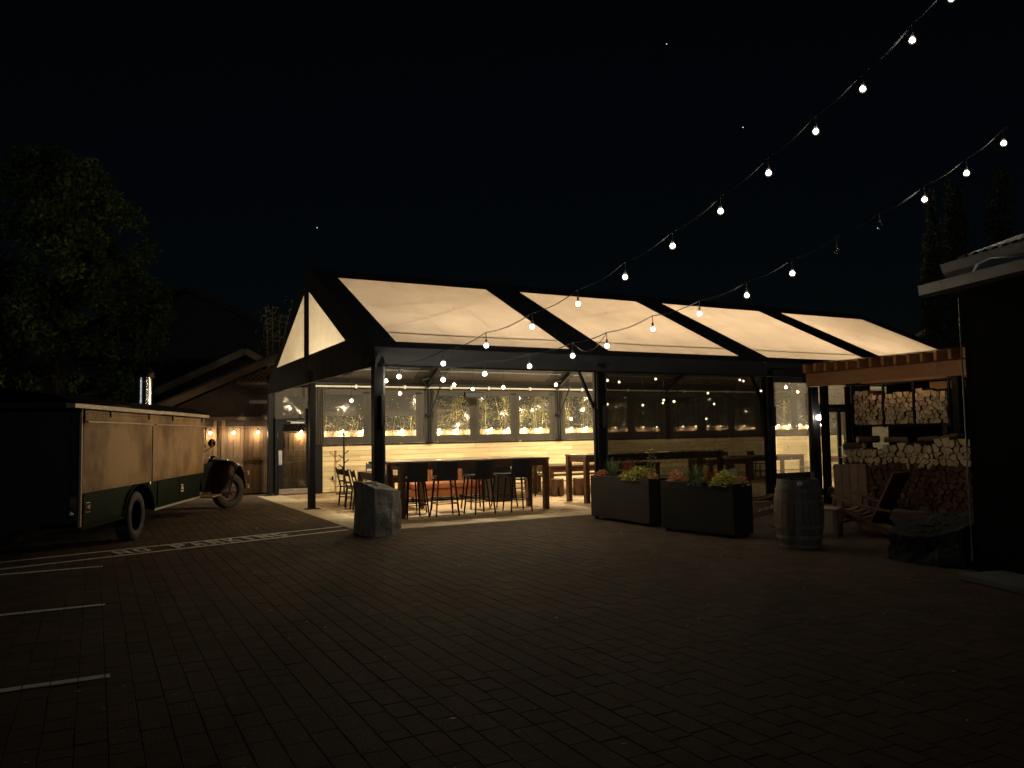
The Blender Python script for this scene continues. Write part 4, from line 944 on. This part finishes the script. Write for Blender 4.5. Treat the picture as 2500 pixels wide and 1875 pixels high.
# ================================================================== PLANTERS AND THEIR PLANTS
def planter(label, corner, ang, length, wd=.46, h=.80):
    t = thing('planter', label, 'planter', (corner[0], corner[1], 0), ang, 'dark metal planters')   # runs along local -Y
    mb = MB().box(0, wd, -length, 0, .05, h-.1)
    mb.box(0, .02, -length, 0, h-.1, h).box(wd-.02, wd, -length, 0, h-.1, h).box(.02, wd-.02, -.02, 0, h-.1, h).box(.02, wd-.02, -length, -length+.02, h-.1, h)
    mb.build('box', 'planter_steel', t, bevel=.004); MB().box(.021, wd-.021, -length+.021, -.021, h-.1, h-.04).build('soil', 'soil', t)
    for x in (.04, wd-.1):
        for y in (-.12, -length+.06): MB().box(x, x+.06, y, y+.06, 0, .05).build('foot', 'black_steel', t)
    return t
planter('dark metal planter nearer the open bay, left of the pair', (3.93, -.62), .0, 1.75)
planter('dark metal planter next to the barrel, right of the pair', (3.82, -2.82), .16, 1.42)
rp = random.Random(21)
def blades(n, ln, spread, wd, droop):
    mb = MB()
    for i in range(n):
        a = rp.random()*6.28; l = ln*rp.uniform(.55, 1.1); sp = spread*rp.uniform(.2, 1); p = []
        d = Vector((math.cos(a), math.sin(a), 0)); s = Vector((-d.y, d.x, 0)); b = d*rp.random()*.04
        for k in range(4):
            u = k/3; c = b + d*(sp*l*u) + Vector((0, 0, l*(u-droop*u*u))); ww = wd*(1-u*.9)/2; p += [c-s*ww, c+s*ww]
        mb.add(p, [(0, 1, 3, 2), (2, 3, 5, 4), (4, 5, 7, 6)])
    return mb
def mound(n, r, h, leaf):
    mb = MB()
    for i in range(n):
        a = rp.random()*6.28; q = math.sqrt(rp.random()); z = h*(1-q*q)*rp.uniform(.55, 1.05); c = Vector((r*q*math.cos(a), r*q*math.sin(a), z))
        u = Vector((rp.uniform(-1, 1), rp.uniform(-1, 1), rp.uniform(-.4, .4))).normalized()*leaf*rp.uniform(.6, 1.2); v = u.cross(Vector((rp.uniform(-1, 1), rp.uniform(-1, 1), 1))).normalized()*leaf*.5
        mb.add([c-u, c-v, c+u, c+v], [(0, 1, 2, 3)])
    return mb
def plant(label, x, y, z, pieces):
    t = thing('planter_plant', label, 'plant', (x, y, z), 0, 'plants in the planters')
    for nm, mbx, mt in pieces: tag(mbx.build(nm, mt, t, recalc=False), kind='stuff')
ZP_ = .76
plant('spiky blue-green blades at the left end of the left planter', 4.16, -1.0, ZP_, [('leaves', blades(40, .46, .7, .03, .2), 'leaf_green')])
plant('low orange flowers spilling over the left end of the left planter', 4.12, -.75, ZP_, [('flowers', mound(200, .2, .14, .03), 'leaf_orange'), ('leaves', mound(60, .15, .06, .025), 'leaf_green')])
plant('yellow-green mound in the middle of the left planter', 4.16, -1.85, ZP_, [('leaves', mound(700, .34, .24, .028), 'leaf_yellow')])
plant('upright flower stalks rising behind the yellow mound of the left planter', 4.25, -2.05, ZP_, [('leaves', blades(12, .5, .25, .02, .1), 'leaf_green'), ('flowers', mound(70, .12, .6, .018), 'leaf_yellow')])
plant('thin reddish sprays in the left planter between blades and mound', 4.2, -1.42, ZP_, [('leaves', blades(70, .44, .5, .014, .25), 'leaf_red')])
plant('small orange blooms at the right end of the left planter', 4.1, -2.25, ZP_, [('flowers', mound(90, .13, .17, .028), 'leaf_orange')])
plant('orange flower cluster at the left end of the right planter', 4.02, -2.98, ZP_, [('flowers', mound(220, .17, .22, .032), 'leaf_orange'), ('leaves', mound(50, .14, .08, .03), 'leaf_green')])
plant('spiky green blades left of centre in the right planter', 4.14, -3.25, ZP_, [('leaves', blades(40, .42, .75, .028, .25), 'leaf_green')])
plant('russet red grass tuft at the centre of the right planter', 4.2, -3.6, ZP_, [('leaves', blades(120, .34, .7, .012, .3), 'leaf_red')])
plant('yellow flower mound at the right end of the right planter', 4.18, -3.92, ZP_, [('leaves', mound(560, .25, .23, .03), 'leaf_yellow')])
plant('peach blooms at the far right corner of the right planter', 4.34, -4.1, ZP_, [('flowers', mound(90, .12, .18, .026), 'leaf_orange')])

plant('small yellow cushion between blades and stalks of the left planter', 4.1, -1.5, ZP_, [('leaves', mound(260, .16, .15, .024), 'leaf_yellow')])
plant('trailing green foliage along the front rim of the right planter', 4.02, -3.55, ZP_, [('leaves', mound(320, .2, .12, .026), 'leaf_green')])
# ================================================================== BARREL AND LOUNGE CHAIRS
br = thing('oak_barrel', 'weathered oak barrel with steel hoops standing between planter and chairs', 'barrel', (4.23, -5.27, 0))
prof = [(0.262, 0), (.29, .12), (.318, .3), (.327, .46), (.318, .62), (.29, .8), (.262, .92)]
for k in range(22):
    a0, a1 = 2*math.pi*k/22+.008, 2*math.pi*(k+1)/22-.008; mb = MB()
    vs = []
    for r, z in prof:
        for aa in (a0, (a0+a1)/2, a1): vs.append((r*math.cos(aa), r*math.sin(aa), z))
    fs = [(i*3+j, i*3+j+1, i*3+j+4, i*3+j+3) for i in range(len(prof)-1) for j in range(2)]
    mb.add(vs, fs, 0, True).build('stave', 'barrel_stave', br)
MB().lathe([(0, .885), (.258, .885), (.258, .87), (0, .87)], 24).build('head', 'barrel_stave', br)
MB().lathe([(.255, .02), (.285, .13), (.31, .3), (.318, .46), (.31, .62), (.282, .8), (.25, .9)], 24).build('inner', 'black_wood', br)
for z, r in ((.03, .27), (.15, .299), (.29, .3195), (.63, .3195), (.77, .2985), (.885, .2725)):
    MB().lathe([(r-.004, z-.022), (r+.003, z-.022), (r+.003 if abs(z-.46) else r, z+.022), (r-.004, z+.022)], 32).build('hoop', 'hoop', br)
MB().box(-.2, -.13, -.275, -.262, .85, .9).build('label_tag', 'plate_white', br, rot=(0, 0, -.2))
def lounge():
    t = thing('lounge_chair', 'x', 'lounge chair')
    for s in (-1, 1):
        MB().bar((s*.34, .36, 0), (s*.34, .28, .6), .04, .07).build('leg', 'lounge_wood', t)
        MB().bar((s*.31, .34, .36), (s*.31, -.72, .02), .03, .09).build('side_rail', 'lounge_wood', t)
        mb = MB()
        for k in range(8):
            u0, u1 = k/8, (k+1)/8; f = lambda u: (s*(.36+.02*math.sin(u*3)), .42-.95*u, .63-.2*u-.03*math.sin(u*3.1))
            mb.bar(f(u0), f(u1), .075-.02*u0, .03)
        mb.build('arm', 'lounge_wood', t)
    MB().bar((-.33, .33, .2), (.33, .33, .2), .05, .03).build('stretcher', 'lounge_wood', t)
    for k in range(6):
        u = k/5; yy = .33-.52*u; zz = .4-.17*u
        mb = MB().grid(6, 1, lambda a, b: (-.3+.6*a, yy-.04+.075*b, zz+.02-.035*math.sin(math.pi*a))).grid(6, 1, lambda a, b: (-.3+.6*a, yy-.04+.075*b, zz-.035*math.sin(math.pi*a))); mb.build('seat_slat', 'lounge_wood', t)
    for k in range(4):
        x0 = -.29+k*.147
        MB().prism([(-.17, .2), (-.14, .21), (-.54, 1.02), (-.57, 1.01)], x0, x0+.14, 'X').build('back_board', 'lounge_wood', t, bevel=.004)
    MB().bar((-.31, -.33, .46), (.31, -.33, .46), .03, .06).build('back_rail', 'lounge_wood', t)
    t.scale = (.93,)*3
    return t
LG = lounge(); GL = 'wooden lounge chairs on the patio'
lgs = [(6.02, -4.98, .2, 'slatted wooden lounge chair right of the barrel, seen from its side'), (5.55, -3.35, -2.5, 'wooden lounge chair between right planter and barrel, back towards the pavilion'), (7.45, -3.55, 2.3, 'wooden lounge chair behind the others in front of the firewood wall')]
for i, (x, y, rz, lab) in enumerate(lgs):
    if i == 0: LG.location = (x, y, 0); LG.rotation_euler = (0, 0, rz); LG['label'] = lab; LG['group'] = GL
    else: copy_tree(LG, None, (x, y, 0), rz, lab, GL)
ta = thing('side_table', 'low wooden side table just right of the barrel', 'table', (5.35, -4.75, 0), .5)
for k in range(4): MB().box(-.24+k*.121, -.122+k*.121, -.22, .22, .4, .425).build('top_board', 'lounge_wood', ta, bevel=.003)
for sx in (-1, 1):
    for sy in (-1, 1): MB().box(sx*.2-.025, sx*.2+.025, sy*.18-.025, sy*.18+.025, 0, .398).build('leg', 'lounge_wood', ta)
# ================================================================== PERGOLA AND FIREWOOD
pg = thing('pergola', 'cedar pergola beam and rafters over the firewood racks', 'pergola', (9.4, -3, 0))
MB().box(-.12, .03, -2.6, 1.97, 2.5, 2.785).build('beam', 'cedar', pg, bevel=.006)
for k in range(17):
    yy = 1.85-k*.27; MB().box(-.3, 4.4, yy-.03, yy+.03, 2.79, 2.97).build('rafter', 'cedar', pg, bevel=.003)
MB().box(4.1, 4.25, -2.6, 1.97, 2.5, 2.785).build('beam', 'cedar', pg)
MB().box(-.32, 4.4, -2.65, 1.95, 2.975, 2.985).build('deck', 'clear_vinyl', pg)
for yy in (-1.24, 1.7): MB().box(.04, .17, yy-.06, yy+.06, .005, 2.78).build('post', 'black_steel', pg)
MB().box(4.12, 4.23, -1.3, -1.19, .005, 2.5).box(4.12, 4.23, 1.6, 1.71, .005, 2.5).build('post', 'black_steel', pg)
MB().box(-.124, -.116, -1.2, .6, 2.478, 2.5).build('light_lip', 'cedar', pg)  # added lip hides the strip from the camera
MB().box(-.112, -.095, -1.15, .55, 2.494, 2.499).build('added_light_strip', 'added_strip_glow', pg)  # added strip, kept out of view, brightens the firewood below
bt = MB()
for yy in (-.85, -1.0):
    for zz in (2.56, 2.73): bt.lathe([(0, -.014), (.016, -.01), (.018, .0)], 8, (-.12, yy, zz), axis='X')
bt.build('bolt', 'galv', pg)
rk = thing('firewood_rack', 'black steel rack holding three bays of firewood above the log wall', 'rack', (9.4, -2, 0))
for yy in (-.06, -.75, -1.4, -2.1): MB().box(.06, .1, yy-.02, yy+.02, 1.6, 2.46).build('upright', 'black_steel', rk); MB().box(.5, .54, yy-.02, yy+.02, 1.6, 2.46).build('upright', 'black_steel', rk)
MB().box(.05, .55, -2.14, -.02, 1.615, 1.655).build('shelf', 'black_steel', rk); MB().box(.04, .58, -2.2, .1, 2.465, 2.495).build('head_rail', 'black_steel', rk)
for yy in (.1, -2.22): MB().box(.05, .13, yy-.04, yy+.04, .005, 2.46).box(.46, .54, yy-.04, yy+.04, .005, 2.46).build('leg', 'black_steel', rk)
rl = random.Random(77)
def cells(y0, y1, z0, z1fn, size):
    pts = []; nz = int((max(z1fn(y0), z1fn((y0+y1)/2), z1fn(y1))-z0)/(size*.88))+1; ny = int((y1-y0)/size)+1
    for j in range(nz):
        for i in range(ny):
            p = (y0+(i+.5+(.5 if j % 2 else 0)+rl.uniform(-.3, .3))*size, z0+(j+.5+rl.uniform(-.3, .3))*size*.88)
            if y0 < p[0] < y1 and p[1] < z1fn(p[0])-.02: pts.append(p)
    out = []
    for i, p in enumerate(pts):
        k = size*.85; poly = [(max(y0, p[0]-k), max(z0, p[1]-k)), (min(y1, p[0]+k), max(z0, p[1]-k)), (min(y1, p[0]+k), p[1]+k), (max(y0, p[0]-k), p[1]+k)]
        for j, q in enumerate(pts):
            if j == i: continue
            dx, dy = q[0]-p[0], q[1]-p[1]; d2 = dx*dx+dy*dy
            if d2 > (size*2.4)**2: continue
            mx_, my = (p[0]+q[0])/2, (p[1]+q[1])/2; poly = clip_poly(poly, (mx_, my), (mx_-dy, my+dx))
            if len(poly) < 3: break
        if len(poly) >= 3: out.append((poly, p))
    # split some cells into wedges
    res = []
    for poly, p in out:
        m = rl.random()
        if m < .45:
            a = rl.random()*6.28; c = (p[0]+rl.uniform(-.2, .2)*size, p[1]+rl.uniform(-.2, .2)*size); b = (c[0]+math.cos(a), c[1]+math.sin(a))
            for q in (clip_poly(poly, c, b), clip_poly(poly, b, c)):
                if len(q) >= 3 and area2(q) > size*size*.12: res.append(q)
        else: res.append(poly)
    fin = []
    for q in res:
        cx = sum(v[0] for v in q)/len(q); cy = sum(v[1] for v in q)/len(q); ang = rl.uniform(-.14, .14); k = rl.uniform(.86, .95)
        q2 = []
        for v in q:
            dx, dy = (v[0]-cx)*k, (v[1]-cy)*k; q2.append((dx*math.cos(ang)-dy*math.sin(ang), dx*math.sin(ang)+dy*math.cos(ang)))
        # soften one corner so that pieces are not all straight-edged
        i = rl.randrange(len(q2)); a, b, c = q2[i-1], q2[i], q2[(i+1) % len(q2)]
        m1 = ((a[0]+2*b[0])/3, (a[1]+2*b[1])/3); m2 = ((c[0]+2*b[0])/3, (c[1]+2*b[1])/3); q2 = q2[:i]+[m1, m2]+q2[i+1:] if i else [m1, m2]+q2[1:]
        fin.append((q2, cx, cy))
    return fin
def log_piece(q, cx, cy, xf, label, group, ln=.42):
    me = MB().prism(q, 0, ln, 'X', 0, 1).mesh('firewood_log', ['log_end', 'log_bark'])
    o = bpy.data.objects.new('firewood_log', me); C.objects.link(o); o.location = (xf+rl.uniform(-.03, .03), cy if False else cx, cy); o.rotation_euler = (0, rl.uniform(-.03, .03), rl.uniform(-.05, .05))
    return tag(o, label, 'firewood', group)
for (a, b, nm) in ((-2.72, -2.09, 'left'), (-3.38, -2.78, 'middle'), (-4.07, -3.43, 'right')):
    for q, cy, cz in cells(a, b, 1.66, lambda y: 2.26+.05*math.sin(y*5), .094): log_piece(q, cy, cz, 9.46, f'split firewood log in the {nm} bay of the upper steel rack', f'logs in the {nm} rack bay')
low = cells(-5.2, -1.86, .02, lambda y: 1.22+.06*math.sin(y*3.1)+(.14 if y < -3.9 else 0), .125)
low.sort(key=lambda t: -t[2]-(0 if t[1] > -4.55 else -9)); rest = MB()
NL = max(0, 300 - len([o for o in bpy.data.objects if o.name.startswith('firewood_log')]) - 10)
for i, (q, cy, cz) in enumerate(low):
    if i < NL: log_piece(q, cy, cz, 9.36, 'split firewood log in the tall wall of logs under the rack', 'logs in the lower wall')
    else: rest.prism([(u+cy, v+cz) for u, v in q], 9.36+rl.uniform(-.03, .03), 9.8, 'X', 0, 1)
o = rest.build('firewood_pile', ['dark_red_log', 'log_bark']); tag(o, 'darker lower part of the stacked firewood wall near the ground', 'firewood', kind='stuff')
def loose(label, p0, p1, r):
    t = MB(); d = Vector(p1)-Vector(p0); poly = [(r*math.cos(a)*rl.uniform(.8, 1.1), r*math.sin(a)*rl.uniform(.7, 1.0)) for a in [6.28*k/8 for k in range(8)]]
    o = MB().prism(poly, -d.length/2, d.length/2, 'X', 0, 1).build('firewood_log', ['log_end', 'log_bark']); o.location = (Vector(p0)+Vector(p1))/2; o.rotation_euler = Vector(d).to_track_quat('X', 'Z').to_euler(); tag(o, label, 'firewood', 'loose logs on the wall')
loose('loose log lying crosswise on the left end of the log wall', (9.4, -1.86, 1.22), (9.45, -2.28, 1.24), .085)
loose('rounded loose log end on top near the lit gap', (9.36, -2.2, 1.36), (9.72, -2.42, 1.37), .08)
loose('loose log on top of the wall in the middle', (9.4, -2.8, 1.36), (9.5, -3.2, 1.36), .07)
loose('loose log tilted on top near the right end', (9.4, -3.95, 1.36), (9.5, -4.3, 1.46), .06)
loose('loose log on top left of the tilted one', (9.42, -3.5, 1.36), (9.5, -3.85, 1.38), .06)

# ================================================================== BUILDING ON THE RIGHT
bd = thing('metal_roof_building', 'dark-walled building with gutters and corrugated upper roof at the right edge', 'building', (4.33, -7.64, 0), -math.atan2(.274, .962))
# local +Y runs along the wall away from the camera, local -X faces the yard
MB().box(0, 6, -9, 0, .0, 3.1).build('wall', 'wall_dark', bd)
MB().prism([(-.46, 3.08), (-.4, 3.05), (-.34, 3.08), (-.33, 3.19), (-.47, 3.19)], -9.2, .12, 'Y').build('gutter', 'gutter_metal', bd)
MB().add([(-.35, -9.2, 3.2), (-.35, .1, 3.2), (1.2, .1, 3.52), (1.2, -9.2, 3.52)], [(0, 1, 2, 3)]).build('lower_roof', 'gutter_metal', bd)
MB().box(-.33, 6, -9.2, .1, 3.1, 3.16).build('soffit', 'brown_trim', bd)
MB().box(.1, .3, -9.2, .05, 2.95, 3.1).build('fascia', 'brown_trim', bd)
MB().box(1.15, 6, -9, .6, 3.2, 3.62).build('upper_wall', 'wall_dark', bd)
MB().prism([(.95, 3.62), (1.0, 3.55), (1.1, 3.55), (1.12, 3.74), (.9, 3.74)], -9.2, 1.35, 'Y').build('gutter', 'gutter_metal', bd)
def corr(u, v): return (1.02+2.6*v, -9.2+10.35*u, 3.79+.9*v+.018*math.sin(u*10.35*2*math.pi/.076*.5))
MB().grid(700, 2, corr).build('upper_roof', 'gutter_metal', bd)
MB().grid(2, 120, lambda u, v: (1.0+5*v, 1.14-.0*u, 3.75+.04*u+ (.9/2.6)*5*v*(0 if v > .52 else 1))).build('upper_edge', 'white_trim', bd)
MB().box(1.0, 6, 1.05, 1.25, 3.62, 3.76).build('upper_fascia', 'white_trim', bd)
dp = MB().tube([(1.05, -.05, 3.52), (.95, -.05, 3.5), (.6, -.05, 3.46), (.35, -.05, 3.44), (.2, -.05, 3.38), (.15, -.05, 3.28)], .06, 10).build('downpipe', 'galv', bd)
MB().tube([(.9, -1.6, 3.6), (.85, -1.6, 3.36)], .06, 10).build('downpipe', 'galv', bd)
MB().box(-.55, -.001, -6, -.35, .002, .07).build('plinth', 'grey_concrete', bd, bevel=.01)
MB().tube([(-.03, .02, .1), (-.03, .02, 3.05)], .008, 6).build('downlead_cable', 'galv', bd)

# ================================================================== HOUSES BEHIND
def gable_house(label, x0, x1, y0, y1, ze, zp, wallm, trimm):
    t = thing('house', label, 'house', ((x0+x1)/2, y0, 0)); hw = (x1-x0)/2; L = y1-y0
    MB().box(-hw, hw, 0, L, 0, ze).build('wall', wallm, t); MB().prism([(-hw, ze+.001), (hw, ze+.001), (0, zp-.1)], 0, L, 'Y').build('gable', wallm, t)
    k = (zp-ze)/hw
    for s in (-1, 1):
        MB().bar((s*(hw+.5), L/2-.1, ze-.5*k), (0, L/2-.1, zp), L+.9, .12).build('roof', 'roof_dark', t)
        MB().bar((s*(hw+.55), -.6, ze-.55*k), (0, -.6, zp), .05, .26, up=(0, 0, 1)).build('rake_board', trimm, t)
    return t
gable_house('grey house gable with pale rake boards rising behind the shed', -3.1, 5.0, 20, 27, 2.95, 5.05, 'roof_dark', 'white_trim')
t = thing('flat_wing', 'low grey wing with pale fascia between tree and gabled house', 'building', (-1.6, 22.5, 0))
MB().box(-2.6, 1.6, 0, 3, 0, 4.75).build('wall', 'house_siding', t); MB().box(-2.8, 1.8, -.2, 3, 4.78, 4.98).build('fascia', 'white_trim', t)
gable_house('large dark roof barely seen against the sky behind the grey gable', -9, 9, 34, 40, 6.0, 10.0, 'roof_dark', 'roof_dark')
t = thing('lattice_house', 'far house gable filled with lattice seen above the pavilion end', 'house', (34.4, 12.2, 0), -1.0)
MB().box(-3, 3, 0, 4, 0, 5.4).build('wall', 'house_siding', t)
for s in (-1, 1): MB().bar((s*3.2, -.1, 5.35), (0, -.1, 7.0), .06, .22).build('rake_board', 'white_trim', t); MB().bar((s*3.3, 2, 5.42), (0, 2, 7.12), 4.3, .1).build('roof', 'roof_dark', t)
for k in range(20):
    xx = -2.8+k*.29; h = 6.85-abs(xx)*.52-5.42
    if h > .05: MB().box(xx-.05, xx+.05, -.05, 0, 5.42, 5.42+h).build('lattice_slat', 'house_siding', t)
MB().prism([(-2.95, 5.41), (2.95, 5.41), (0, 6.85)], .02, .1, 'Y').build('gable', 'roof_dark', t)

# ================================================================== TREES AND BAMBOO
def leaf_cloud(n, sampler, size, rs, aspect=.45, hang=.0):
    mb = MB(); v = mb.v; f = mb.f
    for i in range(n):
        c = sampler(); u = Vector((rs.gauss(0, 1), rs.gauss(0, 1), rs.gauss(0, .7)-hang)).normalized(); s = u.cross(Vector((rs.gauss(0, 1), rs.gauss(0, 1), rs.gauss(0, 1)))).normalized(); L = size*rs.uniform(.6, 1.3)
        o = len(v); v += [tuple(c), tuple(c+u*L*.5+s*L*aspect*.5), tuple(c+u*L), tuple(c+u*L*.5-s*L*aspect*.5)]; f.append((o, o+1, o+2, o+3))
    mb.m = [0]*len(f); mb.smooth = [False]*len(f); return mb
def broadleaf(label, x, y, h, rx, zb, n, seed):
    rs = random.Random(seed); t = thing('leafy_tree', label, 'tree', (x, y, 0)); zc = (h+zb)/2; rz = (h-zb)/2
    tr = MB().tube([(0, 0, 0), (.05, .02, zb*.6), (-.05, .05, zb+rz*.5), (.08, 0, zb+rz*1.3)], [.2, .16, .11, .04], 8); cl = []
    for i in range(190):
        a = rs.random()*6.28; zz = rs.uniform(-1, 1); prof = math.sqrt(max(.02, 1-(zz*.98)**2))*(1-.22*max(0, zz)); q = math.sqrt(rs.uniform(.25, 1))
        cl.append((Vector((rx*prof*q*math.cos(a), rx*prof*q*math.sin(a), zc+rz*zz)), rs.uniform(.3, .62)))
    for c, r in cl[::6]: tr.tube([(0, 0, min(c.z-.3, zb+rz*.9) if c.z > zb else zb*.8), tuple(c*.6+Vector((0, 0, c.z*.36))), tuple(c)], [.05, .03, .01], 5)
    tr.build('trunk', 'trunk', t)
    def samp():
        c, r = rs.choice(cl); d = Vector((rs.gauss(0, 1), rs.gauss(0, 1), rs.gauss(0, 1))).normalized()*r*rs.random()**.4; return c+Vector((d.x, d.y, d.z*.8))
    tag(leaf_cloud(n, samp, .15, rs, .5, .3).build('crown', 'leaf_tree', t, recalc=False), kind='stuff')
broadleaf('large leafy tree dark against the sky behind the truck', -5.25, 12.6, 9.75, 2.8, 1.7, 52000, 1)
broadleaf('second leafy tree at the left edge overlapping the large one', -8.9, 11.0, 7.6, 2.6, 1.2, 30000, 2)
def cypress(label, x, y, h, r, n, seed):
    rs = random.Random(seed); t = thing('cypress', label, 'tree', (x, y, 0), 0, 'columnar cypresses')
    MB().tube([(0, 0, 0), (0, 0, h*.8)], [.15, .03], 6).build('trunk', 'trunk', t); tips = [(rs.random()*6.28, rs.uniform(.0, .8), rs.uniform(.72, 1.0)) for _ in range(9)]; tips[0] = (0, 0, 1.0)
    def samp():
        a0, q, hh = rs.choice(tips); z = rs.random()**.8; c = Vector((q*r*.6*math.cos(a0), q*r*.6*math.sin(a0), 0)); w_ = r*.62*(min(1, (1-z)*2.2)**.7)*rs.random()**.35; a = rs.random()*6.28
        return c+Vector((w_*math.cos(a), w_*math.sin(a), h*hh*(.04+.96*z)))
    tag(leaf_cloud(n, samp, .2, rs, .3, -1.2).build('crown', 'leaf_cypress', t, recalc=False), kind='stuff')
cypress('shorter cypress column left of the tall one above the right roof', 26.0, 6.9, 11.2, .75, 11000, 3)
cypress('tall cypress column rising above the metal roof', 27.6, 7.1, 12.3, .95, 14000, 4)
cypress('cypress at the right edge standing apart from the other two', 28.6, 5.6, 12.3, .85, 12000, 5)
def bamboo(label, x, y, h, n, seed, spread=.5):
    rs = random.Random(seed); t = thing('bamboo_clump', label, 'bamboo', (x, y, 0), 0, 'bamboo behind the fence'); st_ = MB(); tops = []
    for i in range(n):
        bx, by = rs.uniform(-spread, spread), rs.uniform(-.3, .3); lx, ly = rs.gauss(0, .3), rs.gauss(0, .2); hh = h*rs.uniform(.7, 1); pts = [(bx+lx*u*u, by+ly*u*u, hh*u) for u in (0, .3, .6, .85, 1)]
        st_.tube(pts, [.014, .013, .011, .007, .003], 5); tops.append(pts)
    st_.build('culms', 'bamboo', t)
    def samp():
        p = rs.choice(tops); u = rs.uniform(.3, 1); k = min(3, int(u*4)); a, b = Vector(p[k]), Vector(p[k+1]); return a.lerp(b, rs.random())+Vector((rs.gauss(0, .14), rs.gauss(0, .1), rs.gauss(0, .1)))
    tag(leaf_cloud(n*170, samp, .14, rs, .16, .5).build('leaves', 'leaf_bamboo', t, recalc=False), kind='stuff')
names = ['behind the first back window from the left', 'behind the second back window from the left', 'behind the third back window from the left', 'behind the fourth back window from the left', 'behind the fifth back window from the left', 'behind the sixth back window from the left']
for k, (xx, hh) in enumerate(((2.3, 2.7), (4.2, 3.7), (6.0, 3.0), (7.9, 3.5), (9.8, 3.3), (12.0, 3.4))): bamboo('pale bamboo clump '+names[k], xx, 10.85, hh, 14, 40+k, .85)
for k, xx in enumerate((14.6, 17.0, 19.4, 21.8, 24.0)): bamboo(f'{ORD[k]} bamboo clump behind the closed bays of the pavilion', xx, 11.2, 3.3, 7, 60+k, .8)
bamboo('tall bamboo plume rising left of the glowing gable', .75, 12.6, 6.4, 7, 90, .25)
for k, (d, lab) in enumerate((((.235, .9384, .2533), 'faint star above the tent gable'), ((.5746, .6872, .4445), 'faint star high near the top of the sky'), ((.6627, .661, .3521), 'faint star beside the upper bulb string'))):
    p = CAM+Vector(d)*900; o = MB().lathe([(0, -1), (.7, -.7), (1, 0), (.7, .7), (0, 1)], 8).build('star', 'glow_star'); o.location = p; o.scale = (.5,)*3; tag(o, lab, 'star', 'stars')
